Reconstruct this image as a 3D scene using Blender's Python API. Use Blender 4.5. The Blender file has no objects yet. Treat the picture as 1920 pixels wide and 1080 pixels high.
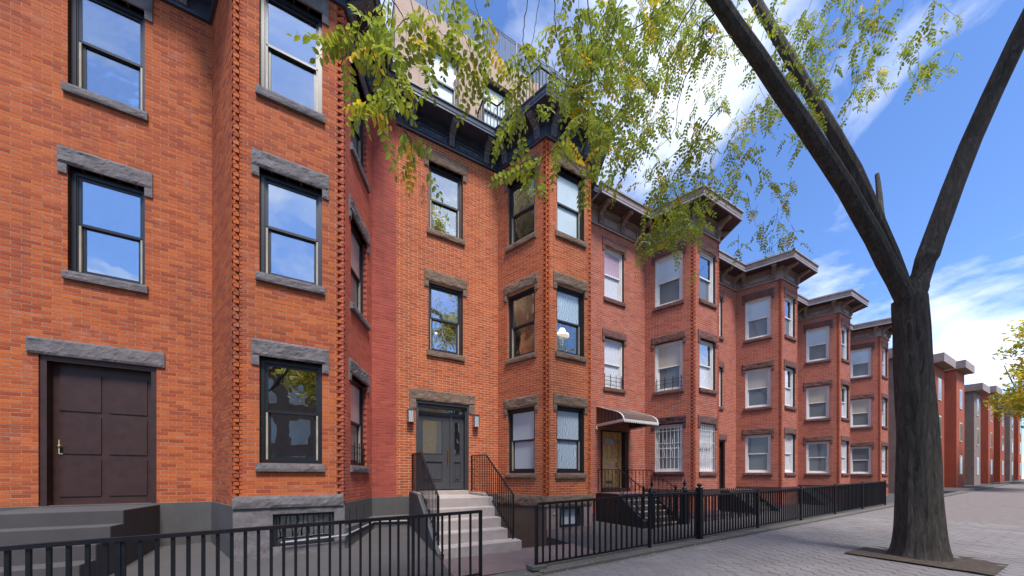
import bpy, math, random
from mathutils import Vector, Matrix, noise
R = math.radians
random.seed(7)
SC = bpy.context.scene
COL = SC.collection

# ------------------------------------------------------------------ camera, sky, sun, exposure
CAM = Vector((0.0, -8.62, 1.63)); TH = R(28.05); FPX = 610.0
cd = bpy.data.cameras.new('camera'); cam = bpy.data.objects.new('camera', cd); COL.objects.link(cam)
cam.location = CAM; cam.rotation_euler = (R(90), 0, -TH)
cd.sensor_fit = 'HORIZONTAL'; cd.sensor_width = 36.0; cd.lens = 36.0 * FPX / 1920
cd.shift_x = 0.0; cd.shift_y = (893 - 540) / 1920.0
cd.clip_start = 0.05; cd.clip_end = 2000
SC.camera = cam
SUN_EL, SUN_AZ = R(62), math.atan2(-0.04, -1.0)          # azimuth measured from +Y towards +X
W = bpy.data.worlds.new('World'); SC.world = W; W.use_nodes = True
nt = W.node_tree; nt.nodes.clear()
wo = nt.nodes.new('ShaderNodeOutputWorld'); bg = nt.nodes.new('ShaderNodeBackground')
sky = nt.nodes.new('ShaderNodeTexSky'); sky.sky_type = 'NISHITA'; sky.sun_disc = False
sky.sun_elevation = SUN_EL; sky.sun_rotation = SUN_AZ; sky.air_density = 1.0; sky.dust_density = 0.6; sky.ozone_density = 2.0
tc = nt.nodes.new('ShaderNodeTexCoord'); sep = nt.nodes.new('ShaderNodeSeparateXYZ')
nt.links.new(tc.outputs['Generated'], sep.inputs[0])
def wmath(op, a, b=None):
    n = nt.nodes.new('ShaderNodeMath'); n.operation = op
    for i, v in enumerate((a, b)):
        if v is None: continue
        if isinstance(v, (int, float)): n.inputs[i].default_value = v
        else: nt.links.new(v, n.inputs[i])
    return n.outputs[0]
den = wmath('ADD', wmath('MAXIMUM', sep.outputs['Z'], 0.0), 0.18)
cmb = nt.nodes.new('ShaderNodeCombineXYZ')
nt.links.new(wmath('SUBTRACT', wmath('DIVIDE', sep.outputs['X'], den), .10), cmb.inputs[0]); nt.links.new(wmath('ADD', wmath('DIVIDE', sep.outputs['Y'], den), .14), cmb.inputs[1])
cmb.inputs[2].default_value = 2.3
cn = nt.nodes.new('ShaderNodeTexNoise'); cn.inputs['Scale'].default_value = 1.45; cn.inputs['Detail'].default_value = 9; cn.inputs['Roughness'].default_value = 0.56; cn.inputs['Distortion'].default_value = 0.35
nt.links.new(cmb.outputs[0], cn.inputs['Vector'])
cr = nt.nodes.new('ShaderNodeValToRGB'); cr.color_ramp.elements[0].position = 0.49; cr.color_ramp.elements[1].position = 0.67
nt.links.new(cn.outputs['Fac'], cr.inputs[0])
mx = nt.nodes.new('ShaderNodeMix'); mx.data_type = 'RGBA'
tint = nt.nodes.new('ShaderNodeMix'); tint.data_type = 'RGBA'; tint.blend_type = 'MULTIPLY'; tint.inputs['Factor'].default_value = 1
tint.inputs['B'].default_value = (.46, .59, .80, 1)
nt.links.new(sky.outputs[0], tint.inputs['A'])
nt.links.new(cr.outputs[0], mx.inputs['Factor']); nt.links.new(tint.outputs['Result'], mx.inputs['A']); mx.inputs['B'].default_value = (4.2, 4.5, 5.0, 1)
nt.links.new(mx.outputs['Result'], bg.inputs[0]); bg.inputs[1].default_value = 0.15
nt.links.new(bg.outputs[0], wo.inputs[0])
sd = bpy.data.lights.new('sun', 'SUN'); so = bpy.data.objects.new('sun', sd); COL.objects.link(so)
sd.energy = 2.6; sd.angle = R(14); sd.color = (1.0, 0.95, 0.88)
sv = Vector((math.sin(SUN_AZ) * math.cos(SUN_EL), math.cos(SUN_AZ) * math.cos(SUN_EL), math.sin(SUN_EL)))
so.rotation_euler = sv.to_track_quat('Z', 'Y').to_euler()
SC.view_settings.view_transform = 'Standard'; SC.view_settings.look = 'None'
SC.view_settings.exposure = 1.15; SC.view_settings.gamma = 1; SC.view_settings.use_curve_mapping = False

# ------------------------------------------------------------------ materials
class N:
    def __init__(s, name):
        s.m = bpy.data.materials.new(name); s.m.use_nodes = True; s.t = s.m.node_tree; s.t.nodes.clear()
        s.out = s.t.nodes.new('ShaderNodeOutputMaterial'); s.b = s.t.nodes.new('ShaderNodeBsdfPrincipled')
        s.t.links.new(s.b.outputs[0], s.out.inputs[0])
        s.pos = s.t.nodes.new('ShaderNodeNewGeometry').outputs['Position']
    def set(s, node, **k):
        for a, v in k.items():
            i = node.inputs[a.replace('_', ' ')]
            if isinstance(v, bpy.types.NodeSocket): s.t.links.new(v, i)
            else: i.default_value = (v + (1,)) if isinstance(v, tuple) and len(v) == 3 and i.type == 'RGBA' else v
        return node
    def noise(s, scale, detail=4, rough=.55, vec=None, dist=0):
        n = s.t.nodes.new('ShaderNodeTexNoise'); s.set(n, Scale=scale, Detail=detail, Roughness=rough, Distortion=dist)
        s.t.links.new(vec or s.pos, n.inputs['Vector']); return n.outputs['Fac']
    def scaled(s, v):
        n = s.t.nodes.new('ShaderNodeVectorMath'); n.operation = 'MULTIPLY'; s.t.links.new(s.pos, n.inputs[0]); n.inputs[1].default_value = v; return n.outputs[0]
    def ramp(s, fac, stops):
        n = s.t.nodes.new('ShaderNodeValToRGB'); e = n.color_ramp.elements
        while len(e) < len(stops): e.new(.5)
        for i, (p, c) in enumerate(stops): e[i].position = p; e[i].color = (c if isinstance(c, tuple) else (c, c, c)) + (1,)
        s.t.links.new(fac, n.inputs[0]); return n.outputs[0]
    def mix(s, fac, a, b, mode='MIX'):
        n = s.t.nodes.new('ShaderNodeMix'); n.data_type = 'RGBA'; n.blend_type = mode
        for k, v in (('Factor', fac), ('A', a), ('B', b)):
            i = n.inputs[k]
            if isinstance(v, bpy.types.NodeSocket): s.t.links.new(v, i)
            else: i.default_value = v + (1,) if isinstance(v, tuple) else v
        return n.outputs['Result']
    def math(s, op, a, b=0.0):
        n = s.t.nodes.new('ShaderNodeMath'); n.operation = op
        for i, v in enumerate((a, b)):
            if isinstance(v, bpy.types.NodeSocket): s.t.links.new(v, n.inputs[i])
            else: n.inputs[i].default_value = v
        return n.outputs[0]
    def rnd(s):
        g = s.t.nodes.new('ShaderNodeNewGeometry').outputs['Random Per Island']
        o = s.t.nodes.new('ShaderNodeObjectInfo').outputs['Random']
        return s.math('FRACT', s.math('ADD', g, o))
    def bump(s, h, strength=.4, dist=.01):
        n = s.t.nodes.new('ShaderNodeBump'); n.inputs['Strength'].default_value = strength; n.inputs['Distance'].default_value = dist
        s.t.links.new(h, n.inputs['Height']); s.t.links.new(n.outputs[0], s.b.inputs['Normal'])

def brick_mat(name, c1, c2, c3, stain=(.16, .06, .045), white=.0, mottled=.35):
    n = N(name); r = n.rnd()
    col = n.ramp(r, [(0, c1), (.45, c2), (.8, c3), (1, tuple(v * .82 for v in c3))])
    big = n.noise(.9, 5, .6); col = n.mix(n.math('MULTIPLY', n.ramp(big, [(.42, 0.0), (.72, 1.0)]), mottled), col, stain)
    fine = n.noise(55, 4, .7); col = n.mix(.55, col, n.mix(1.0, col, n.ramp(fine, [(.3, .5), (.7, 1.5)]), 'MULTIPLY'))
    soot = n.noise(1.0, 6, .62, vec=n.scaled((2.2, 2.2, .35)), dist=.3); col = n.mix(n.math('MULTIPLY', n.ramp(soot, [(.5, 0.0), (.78, 1.0)]), .45), col, (.12, .05, .04))
    if white:
        w = n.noise(2.2, 8, .72, dist=.6); col = n.mix(n.math('MULTIPLY', n.ramp(w, [(.56, 0.0), (.75, 1.0)]), white), col, (.50, .36, .30))
    n.set(n.b, Base_Color=col, Roughness=.88); n.b.inputs['Specular IOR Level'].default_value = .25
    n.bump(n.noise(90, 5, .7), .5, .006); return n.m
def plain(name, c, rough=.6, var=.25, scale=6, bump=.15, bscale=60, metal=0, spec=.4, dirt=None, dirtamt=.5, dscale=1.3):
    n = N(name); f = n.noise(scale, 5, .6)
    col = n.mix(1.0, c, n.ramp(f, [(.25, 1 - var), (.75, 1 + var)]), 'MULTIPLY')
    if dirt: col = n.mix(n.math('MULTIPLY', n.ramp(n.noise(dscale, 7, .68, dist=.5), [(.45, 0.0), (.7, 1.0)]), dirtamt), col, dirt)
    n.set(n.b, Base_Color=col, Roughness=rough, Metallic=metal); n.b.inputs['Specular IOR Level'].default_value = spec
    if bump: n.bump(n.noise(bscale, 5, .65), bump, .01)
    return n.m
def stone_mat(name, c, var=.4):
    n = N(name); f = n.noise(7, 8, .7, dist=.4)
    col = n.mix(1.0, c, n.ramp(f, [(.25, 1 - var), (.75, 1 + var)]), 'MULTIPLY')
    col = n.mix(.5, col, n.mix(1.0, col, n.ramp(n.noise(120, 3, .7), [(.3, .55), (.7, 1.5)]), 'MULTIPLY'))
    n.set(n.b, Base_Color=col, Roughness=.92); n.b.inputs['Specular IOR Level'].default_value = .2
    n.bump(n.noise(38, 7, .75), .7, .012); return n.m
def glass_mat(name, refl=.2, tint=(.82, .88, .9), wob=.10):
    n = N(name); t = n.t
    tr = t.nodes.new('ShaderNodeBsdfTransparent'); tr.inputs[0].default_value = tint + (1,)
    gl = t.nodes.new('ShaderNodeBsdfGlossy'); gl.inputs['Roughness'].default_value = .004; gl.inputs[0].default_value = (.93, .96, 1, 1)
    bp = t.nodes.new('ShaderNodeBump'); bp.inputs['Strength'].default_value = wob; bp.inputs['Distance'].default_value = .05
    t.links.new(n.noise(1.7, 2, .5), bp.inputs['Height']); t.links.new(bp.outputs[0], gl.inputs['Normal'])
    fr = t.nodes.new('ShaderNodeFresnel'); fr.inputs[0].default_value = 1.5
    fac = n.math('MINIMUM', n.math('ADD', n.math('MULTIPLY', fr.outputs[0], 1.5), refl), .95)
    ms = t.nodes.new('ShaderNodeMixShader'); t.links.new(fac, ms.inputs[0]); t.links.new(tr.outputs[0], ms.inputs[1]); t.links.new(gl.outputs[0], ms.inputs[2])
    t.links.new(ms.outputs[0], n.out.inputs[0]); return n.m
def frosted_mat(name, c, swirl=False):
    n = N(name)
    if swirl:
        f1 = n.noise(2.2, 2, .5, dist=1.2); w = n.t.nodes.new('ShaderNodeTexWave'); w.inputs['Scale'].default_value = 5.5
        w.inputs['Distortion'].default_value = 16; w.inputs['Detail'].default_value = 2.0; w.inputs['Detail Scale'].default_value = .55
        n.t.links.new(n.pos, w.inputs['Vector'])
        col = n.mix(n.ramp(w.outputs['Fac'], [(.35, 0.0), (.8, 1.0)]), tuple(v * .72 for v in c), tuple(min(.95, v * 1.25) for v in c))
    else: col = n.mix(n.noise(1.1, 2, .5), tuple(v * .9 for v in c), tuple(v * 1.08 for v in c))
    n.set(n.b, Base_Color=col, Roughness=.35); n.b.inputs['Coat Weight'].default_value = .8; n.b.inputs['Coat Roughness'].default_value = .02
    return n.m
def sheer_mat(name, c):
    n = N(name); t = n.t; tl = t.nodes.new('ShaderNodeBsdfTranslucent'); tl.inputs[0].default_value = c + (1,); n.set(n.b, Base_Color=c, Roughness=.9)
    ms = t.nodes.new('ShaderNodeMixShader'); ms.inputs[0].default_value = .5; t.links.new(n.b.outputs[0], ms.inputs[1]); t.links.new(tl.outputs[0], ms.inputs[2]); t.links.new(ms.outputs[0], n.out.inputs[0]); return n.m
def leaf_mat(name, c1, c2):
    c1 = tuple(v * 1.3 for v in c1); c2 = tuple(min(.8, v * 1.3) for v in c2); n = N(name); col = n.ramp(n.rnd(), [(0, c1), (1, c2)])
    t = n.t; n.set(n.b, Base_Color=col, Roughness=.5); n.b.inputs['Specular IOR Level'].default_value = .3
    tl = t.nodes.new('ShaderNodeBsdfTranslucent'); t.links.new(n.mix(1.0, col, (1.25, 1.2, .6), 'MULTIPLY'), tl.inputs[0])
    ms = t.nodes.new('ShaderNodeMixShader'); ms.inputs[0].default_value = .42
    t.links.new(n.b.outputs[0], ms.inputs[1]); t.links.new(tl.outputs[0], ms.inputs[2]); t.links.new(ms.outputs[0], n.out.inputs[0]); return n.m
def emit(name, c, s):
    n = N(name); n.b.inputs['Base Color'].default_value = c + (1,); n.b.inputs['Emission Color'].default_value = c + (1,); n.b.inputs['Emission Strength'].default_value = s; return n.m

M = {}
M['brick_main'] = brick_mat('orange_brick', (.50, .125, .040), (.455, .108, .036), (.40, .090, .032), stain=(.33, .074, .036), mottled=.5, white=.10)
M['brick_left'] = brick_mat('weathered_brick', (.47, .125, .036), (.41, .098, .030), (.33, .072, .028), stain=(.30, .055, .03), white=.30)
M['brick_right'] = brick_mat('pink_brick', (.44, .125, .070), (.40, .108, .060), (.35, .090, .052), stain=(.28, .058, .045), white=.16)
M['brick_paint'] = brick_mat('red_painted_brick', (.42, .10, .07), (.385, .088, .062), (.35, .08, .058), stain=(.24, .050, .042), mottled=.8)
M['brick_wash'] = brick_mat('thinly_painted_brick', (.56, .150, .095), (.52, .135, .085), (.47, .12, .075), stain=(.40, .085, .065), mottled=.6)
M['mortar'] = plain('pale_mortar', (.66, .41, .27), .95, .2, 9)
M['mortar_left'] = plain('old_mortar', (.40, .20, .13), .95, .3, 9)
M['mortar_right'] = plain('grey_mortar', (.52, .38, .33), .95, .2, 9)
M['mortar_paint'] = plain('painted_joint', (.38, .088, .064), .9, .25, 4)
M['stone'] = stone_mat('brown_stone', (.185, .125, .092))
M['stone_left'] = stone_mat('grey_stone', (.15, .135, .14))
M['stone_right'] = stone_mat('purple_brown_stone', (.15, .075, .066))
M['stone_dark'] = stone_mat('dark_purple_stone', (.075, .035, .038))
M['black'] = plain('black_painted_metal', (.006, .007, .011), .42, .3, 8, .06, spec=.35)
M['cornice_black'] = plain('blue_black_paint', (.045, .055, .085), .30, .3, 5, .12, spec=.6, dirt=(.05, .055, .065), dirtamt=.25)
M['cornice_brown'] = plain('brown_cornice_paint', (.33, .235, .20), .55, .2, 5, .1, dirt=(.10, .065, .055), dirtamt=.4)
M['cornice_grey'] = plain('grey_metal_edge', (.30, .29, .32), .4, .2, 5, .05)
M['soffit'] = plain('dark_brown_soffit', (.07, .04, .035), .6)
M['frame_black'] = plain('black_window_frame', (.014, .016, .022), .35, .2, 8, .03, spec=.6)
M['frame_white'] = plain('white_window_frame', (.72, .70, .70), .45, .08, 8, .05, dirt=(.5, .46, .44), dirtamt=.4)
M['track'] = plain('beige_window_track', (.36, .31, .24), .5)
M['glass'] = glass_mat('clear_glass', .30)
M['glass_soft'] = glass_mat('clear_glass_low', .10)
M['glass_door'] = glass_mat('door_glass', .8)
M['gold_wall'] = plain('golden_reflection_render', (.85, .66, .38), .9, .2)  # gold made up so the door glass mirrors something bright and golden
M['curtain_glass'] = frosted_mat('glass_with_white_curtain', (.60, .60, .64), True)
M['pink_glass'] = frosted_mat('glass_with_pink_curtain', (.46, .33, .42), True)
M['dim_curtain'] = frosted_mat('glass_with_dim_blind', (.42, .38, .38))
M['grey_glass'] = frosted_mat('glass_with_insect_screen', (.13, .14, .15))
M['frost'] = frosted_mat('frosted_glass', (.42, .46, .50))
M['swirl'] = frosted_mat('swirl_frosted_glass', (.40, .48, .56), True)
M['paleblue'] = frosted_mat('painted_sky_glass', (.50, .60, .68))  # reflected sky put into the pane colour
M['curtain'] = plain('white_curtain', (.62, .60, .60), .9, .12, 5)
M['curtain_pink'] = plain('pink_curtain', (.45, .26, .38), .9, .25, 14)
M['dark_backing'] = plain('dark_backing_grey', (.09, .095, .10), .7, .2)  # dark tone for the sheets behind the basement panes
M['cream'] = plain('cream_interior', (.55, .50, .40), .9, .06)
M['wood_in'] = plain('brown_interior', (.36, .24, .16), .8, .2)
M['door'] = plain('charcoal_door_paint', (.052, .052, .057), .42, .12, 5, .04, spec=.5)
M['brass'] = plain('polished_brass', (.80, .58, .28), .18, .1, 5, .03, metal=1)
M['steel'] = plain('polished_steel', (.62, .62, .64), .14, .1, 5, .05, metal=1)
M['door_tan'] = plain('tan_wood_door', (.80, .48, .19), .5, .25, 9, .1, dirt=(.22, .11, .04), dirtamt=.5)
M['dark_brown'] = plain('dark_brown_paint', (.040, .018, .016), .5, .3)
M['awning'] = plain('brown_awning_metal', (.15, .095, .082), .45, .2, 6, .05)
M['awning_top'] = plain('pale_awning_top', (.20, .145, .125), .5, .2, 5, .05)  # upper slats, paler brown than the sides
M['trim_white'] = plain('white_trim', (.66, .60, .56), .55, .12)
M['stoop'] = plain('beige_concrete', (.40, .345, .318), .85, .14, 3.2, .25, 50, dirt=(.27, .205, .19), dirtamt=.6)
M['passage'] = plain('mauve_concrete', (.165, .120, .118), .85, .14, 2.5, .3, 70, dirt=(.13, .092, .092), dirtamt=.6)
M['base_wall'] = plain('pinkish_render', (.25, .185, .165), .88, .15, 3, .3, 45, dirt=(.17, .115, .095), dirtamt=.5)
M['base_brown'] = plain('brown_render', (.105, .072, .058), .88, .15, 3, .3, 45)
M['grey_render'] = plain('grey_painted_render', (.078, .076, .078), .8, .15, 2.5, .25, 40, dirt=(.058, .055, .058), dirtamt=.6)
M['yard_grey'] = plain('grey_yard_concrete', (.062, .057, .059), .9, .15, 2.5, .35, 60, dirt=(.058, .052, .054), dirtamt=.6)
M['kerb'] = plain('dark_kerb_concrete', (.10, .098, .092), .9, .25, 4, .4, 60, dirt=(.2, .15, .1), dirtamt=.3)
M['asphalt'] = plain('asphalt', (.05, .05, .052), .9, .3, 8, .5, 120)
M['ground'] = plain('ground', (.08, .08, .075), .95)
M['paver'] = plain('sidewalk_paver', (.20, .184, .184), .9, .2, 1.1, .4, 70, dirt=(.15, .128, .125), dirtamt=.7)
M['sand_joint'] = plain('sidewalk_joint_sand', (.165, .142, .138), .95)
M['purple'] = plain('purple_stoop_paint', (.15, .095, .115), .6, .15)
M['black_cheek'] = plain('black_cheek_paint', (.018, .018, .021), .5, .3)
M['step_dark'] = plain('dark_step', (.05, .05, .045), .8)
M['nosing'] = plain('pink_nosing', (.55, .33, .29), .8)
M['pent'] = None
n = N('peach_stone_cladding')
v = n.scaled((1.2, 1.2, 5.0)); f = n.noise(1.4, 8, .7, vec=v, dist=1.6)
col = n.ramp(f, [(.3, (.50, .35, .265)), (.5, (.45, .31, .235)), (.62, (.34, .21, .15)), (.8, (.48, .335, .255))])
n.set(n.b, Base_Color=n.mix(.5, col, (.45, .315, .245)), Roughness=.8); n.bump(n.noise(30, 6, .7), .25, .01); M['pent'] = n.m
n = N('furrowed_bark'); v_ = n.scaled((16, 16, 2.6)); f_ = n.noise(1.0, 7, .7, vec=v_, dist=1.2)
n.set(n.b, Base_Color=n.ramp(f_, [(.3, (.018, .014, .012)), (.5, (.055, .045, .038)), (.75, (.12, .105, .09))]), Roughness=.95); n.bump(f_, 1.0, .05); M['bark'] = n.m
M['soil'] = plain('brown_soil', (.07, .052, .04), .95, .5, 14, .8, 60)
M['lantern'] = frosted_mat('lantern_glass', (.40, .40, .40), True)  # pale swirl stands in for reflections on the lantern panes
M['cornice_panel'] = plain('lightened_blue_black_panel', (.085, .11, .165), .3, .4, 12, .15, spec=.6)  # lightened copy of the cornice paint, lifts the panels out of the shade
M['sheer'] = sheer_mat('sheer_white_curtain', (.80, .86, .90))
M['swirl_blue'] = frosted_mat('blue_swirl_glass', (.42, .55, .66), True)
M['gold_glass'] = frosted_mat('glass_painted_warm_reflection', (.46, .42, .34))  # golden tree reflection painted as the pane colour
M['cornice_trim'] = plain('highlighted_black_cornice_trim', (.17, .185, .22), .38, .5, 30, .2, spec=.6)  # dusty grey highlights put into the bracket colour
M['twig'] = plain('twig_bark', (.055, .042, .032), .9, .3, 20)
M['leaf_green'] = leaf_mat('green_leaf', (.15, .205, .04), (.27, .33, .075))
M['leaf_light'] = leaf_mat('light_green_leaf', (.19, .24, .04), (.30, .33, .06))
M['leaf_yellow'] = leaf_mat('yellow_leaf', (.42, .34, .03), (.55, .40, .035))
M['leaf_dry'] = leaf_mat('dry_leaf', (.20, .15, .08), (.26, .20, .12))
M['leaf_gold'] = leaf_mat('golden_leaf', (.55, .40, .07), (.70, .54, .13))
M['sticker'] = plain('yellow_sticker', (.75, .72, .35), .6, .03, bump=0)
M['paper'] = plain('white_paper', (.80, .82, .82), .6, .03, bump=0)
M['sticker_text'] = plain('grey_print', (.30, .34, .33), .6, .03, bump=0)
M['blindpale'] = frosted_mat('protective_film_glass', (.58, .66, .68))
M['bulb'] = emit('warm_bulb', (1.0, .80, .50), 2.6)
M['shade_lamp'] = emit('glowing_lamp_shade', (1.0, .86, .70), .28)

# ------------------------------------------------------------------ mesh helpers
ORG = {}
def tag(o, label=None, cat=None, group=None, kind=None):
    if label: o['label'] = label
    if cat: o['category'] = cat
    if group: o['group'] = group
    if kind: o['kind'] = kind
    return o
def thing(name, loc, label, cat, group=None):
    o = bpy.data.objects.new(name, None); COL.objects.link(o); o.location = loc; o.empty_display_size = .2
    ORG[o.name] = Vector(loc); return tag(o, label, cat, group)
def link(name, me, parent=None, loc=(0, 0, 0), rz=0, world=True):
    o = bpy.data.objects.new(name, me); COL.objects.link(o)
    org = Vector((0, 0, 0))
    if parent is not None:
        o.parent = parent; org = ORG[parent.name]
    o.location = Vector(loc) - org if world else loc
    if rz: o.rotation_euler = (0, 0, rz)
    return o
class MB:
    def __init__(s): s.v = []; s.f = []; s.mi = []; s.cur = 0
    def poly(s, pts):
        i = len(s.v); s.v += [tuple(p) for p in pts]; s.f.append(tuple(range(i, i + len(pts)))); s.mi.append(s.cur)
    def hexa(s, p, back=True):      # p: 8 points, bottom 0-3 ccw from above, top 4-7
        i = len(s.v); s.v += [tuple(q) for q in p]
        fs = [(3, 2, 1, 0), (4, 5, 6, 7), (0, 1, 5, 4), (1, 2, 6, 5), (2, 3, 7, 6), (3, 0, 4, 7)]
        for f in fs: s.f.append(tuple(i + a for a in f)); s.mi.append(s.cur)
    def box(s, x0, x1, y0, y1, z0, z1):
        s.hexa([(x0, y0, z0), (x1, y0, z0), (x1, y1, z0), (x0, y1, z0), (x0, y0, z1), (x1, y0, z1), (x1, y1, z1), (x0, y1, z1)])
    def grid(s, rows, close=False):
        i = len(s.v); n = len(rows[0])
        for r in rows: s.v += [tuple(p) for p in r]
        for a in range(len(rows) - 1):
            for b in range(n if close else n - 1):
                c = (b + 1) % n
                s.f.append((i + a * n + b, i + a * n + c, i + (a + 1) * n + c, i + (a + 1) * n + b)); s.mi.append(s.cur)
    def tube(s, pts, r0, r1=None, seg=6, caps=True):
        r1 = r0 if r1 is None else r1; pts = [Vector(p) for p in pts]; rows = []; n = len(pts)
        for j, p in enumerate(pts):
            d = (pts[min(j + 1, n - 1)] - pts[max(j - 1, 0)]).normalized()
            u = d.cross(Vector((0, 0, 1)) if abs(d.z) < .95 else Vector((0, 1, 0))).normalized(); w = d.cross(u)
            r = r0 + (r1 - r0) * j / max(1, n - 1)
            rows.append([p + (u * math.cos(2 * math.pi * k / seg) + w * math.sin(2 * math.pi * k / seg)) * r for k in range(seg)])
        s.grid(rows, True)
        if caps: s.poly(rows[0][::-1]); s.poly(rows[-1])
    def bar(s, a, b, w, h):          # rectangular bar from a to b, w across (horizontal), h up
        a = Vector(a); b = Vector(b); d = (b - a).normalized(); u = d.cross(Vector((0, 0, 1)))
        if u.length < .01: u = Vector((1, 0, 0)); up = Vector((0, 1, 0))
        else: u.normalize(); up = u.cross(d)
        q = [-u * w / 2 - up * h / 2, u * w / 2 - up * h / 2, u * w / 2 + up * h / 2, -u * w / 2 + up * h / 2]
        A = [a + x for x in q]; B = [b + x for x in q]
        s.poly(A[::-1]); s.poly(B)
        for k in range(4): s.poly([A[k], A[(k + 1) % 4], B[(k + 1) % 4], B[k]])
    def lathe(s, c, prof, seg=12):   # prof [(r,z)]
        rows = [[(c[0] + r * math.cos(2 * math.pi * k / seg), c[1] + r * math.sin(2 * math.pi * k / seg), c[2] + z) for k in range(seg)] for r, z in prof]
        s.grid(rows, True); s.poly(rows[0][::-1]); s.poly(rows[-1])
    def prism(s, poly, z0, z1):
        s.poly([(x, y, z0) for x, y in poly][::-1]); s.poly([(x, y, z1) for x, y in poly])
        n = len(poly)
        for i in range(n):
            a, b = poly[i], poly[(i + 1) % n]; s.poly([(a[0], a[1], z0), (b[0], b[1], z0), (b[0], b[1], z1), (a[0], a[1], z1)])
    def mesh(s, name, mats, org=Vector((0, 0, 0)), smooth=False):
        me = bpy.data.meshes.new(name); me.from_pydata([(a - org.x, b - org.y, c - org.z) for a, b, c in s.v], [], s.f)
        mats = mats if isinstance(mats, (list, tuple)) else [mats]
        for m in mats: me.materials.append(M[m])
        if len(mats) > 1: me.polygons.foreach_set('material_index', s.mi)
        if smooth: me.polygons.foreach_set('use_smooth', [True] * len(s.f))
        me.update(); return me
    def build(s, name, mats, parent=None, label=None, cat=None, group=None, kind=None, smooth=False, org=None):
        if not s.f: return None
        if parent is not None: o_ = ORG[parent.name]
        elif org is not None: o_ = Vector(org)
        else: o_ = Vector((0, 0, 0))
        o = bpy.data.objects.new(name, s.mesh(name, mats, o_, smooth)); COL.objects.link(o)
        if parent is not None: o.parent = parent
        else: o.location = o_
        ORG[o.name] = o_; return tag(o, label, cat, group, kind)
def fix_normals(o):
    import bmesh
    b = bmesh.new(); b.from_mesh(o.data); bmesh.ops.recalc_face_normals(b, faces=b.faces); b.to_mesh(o.data); b.free()

class F:   # a vertical wall plane: k along, o outward, z up
    def __init__(s, P, Q):
        s.P = Vector((P[0], P[1], 0)); d = Vector((Q[0] - P[0], Q[1] - P[1], 0)); s.L = d.length; s.e = d.normalized()
        s.n = Vector((s.e.y, -s.e.x, 0)); s.rz = math.atan2(s.e.y, s.e.x)
    def p(s, k, o, z): q = s.P + s.e * k + s.n * o; return (q.x, q.y, z)
    def box(s, mb, k0, k1, o0, o1, z0, z1):   # o0 < o1
        P = s.p; mb.hexa([P(k0, o1, z0), P(k1, o1, z0), P(k1, o0, z0), P(k0, o0, z0), P(k0, o1, z1), P(k1, o1, z1), P(k1, o0, z1), P(k0, o0, z1)])
def rect_ring(fr, mb, k0, k1, z0, z1, w, o0, o1, wb=None, wt=None):
    wb = w if wb is None else wb; wt = w if wt is None else wt
    fr.box(mb, k0, k0 + w, o0, o1, z0, z1); fr.box(mb, k1 - w, k1, o0, o1, z0, z1)
    fr.box(mb, k0 + w, k1 - w, o0, o1, z0, z0 + wb); fr.box(mb, k0 + w, k1 - w, o0, o1, z1 - wt, z1)
def subtract(r, h):
    a0, a1, b0, b1 = r; h0, h1, g0, g1 = h
    if a1 <= h0 or a0 >= h1 or b1 <= g0 or b0 >= g1: return [r]
    out = []
    if a0 < h0: out.append((a0, h0, b0, b1))
    if a1 > h1: out.append((h1, a1, b0, b1))
    m0, m1 = max(a0, h0), min(a1, h1)
    if b0 < g0: out.append((m0, m1, b0, g0))
    if b1 > g1: out.append((m0, m1, g1, b1))
    return out

CH, BL, JT, JV = .0677, .222, .0118, .009
def unit_brick(mat):
    m = MB(); fr = F((0, 0), (1, 0)); fr.box(m, -(BL - JV) / 2, (BL - JV) / 2, -.10, .0, -(CH - JT) / 2, (CH - JT) / 2)
    return m.mesh('brick', mat)
BRICK_MESH = {k: unit_brick(k) for k in ('brick_main', 'brick_left', 'brick_right', 'brick_paint', 'brick_wash')}
def to_px(p):
    x, y, z = p[0] - CAM.x, p[1] - CAM.y, p[2] - CAM.z
    d = x * math.sin(TH) + y * math.cos(TH); r = x * math.cos(TH) - y * math.sin(TH)
    return (960 + FPX * r / d, 893 - FPX * z / d, d) if d > .1 else (9e9, 9e9, d)

TW = [.030, .078, .078, .014]
def course_bricks(fr, z0, z1, holes, tl, trr, phase):
    res = []; i = 0
    ncr = int((z1 - z0) / CH + .5)
    for i in range(ncr):
        za = z0 + i * CH + JT / 2; zb = za + CH - JT
        if za > z1 - .02: break
        zb = min(zb, z1)
        notch = tl is not None and i % 2 == tl
        kl = TW[1] if notch else 0.0
        if notch: res.append((.001, TW[0], za, zb, False))
        end = trr is not None and i % 2 == trr; kr = fr.L - (TW[2] if end else 0.0)
        if end and TW[3]: res.append((fr.L - TW[3], fr.L - .001, za, zb, False))
        k = -(BL / 2 if (i + phase) % 2 else 0) - .03
        while k < kr:
            a, b = k + JV / 2, k + BL - JV / 2
            full = a >= kl and b <= kr
            a2, b2 = max(a, kl), min(b, kr)
            if b2 - a2 > .012:
                rs = [(a2, b2, za, zb)]
                for h in holes:
                    rs = [q for r in rs for q in subtract(r, h)]
                if len(rs) == 1 and full and rs[0] == (a2, b2, za, zb): res.append((a2, b2, za, zb, True))
                else: res += [r + (False,) for r in rs if r[1] - r[0] > .004 and r[3] - r[2] > .008]
            k += BL
    return res
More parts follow.
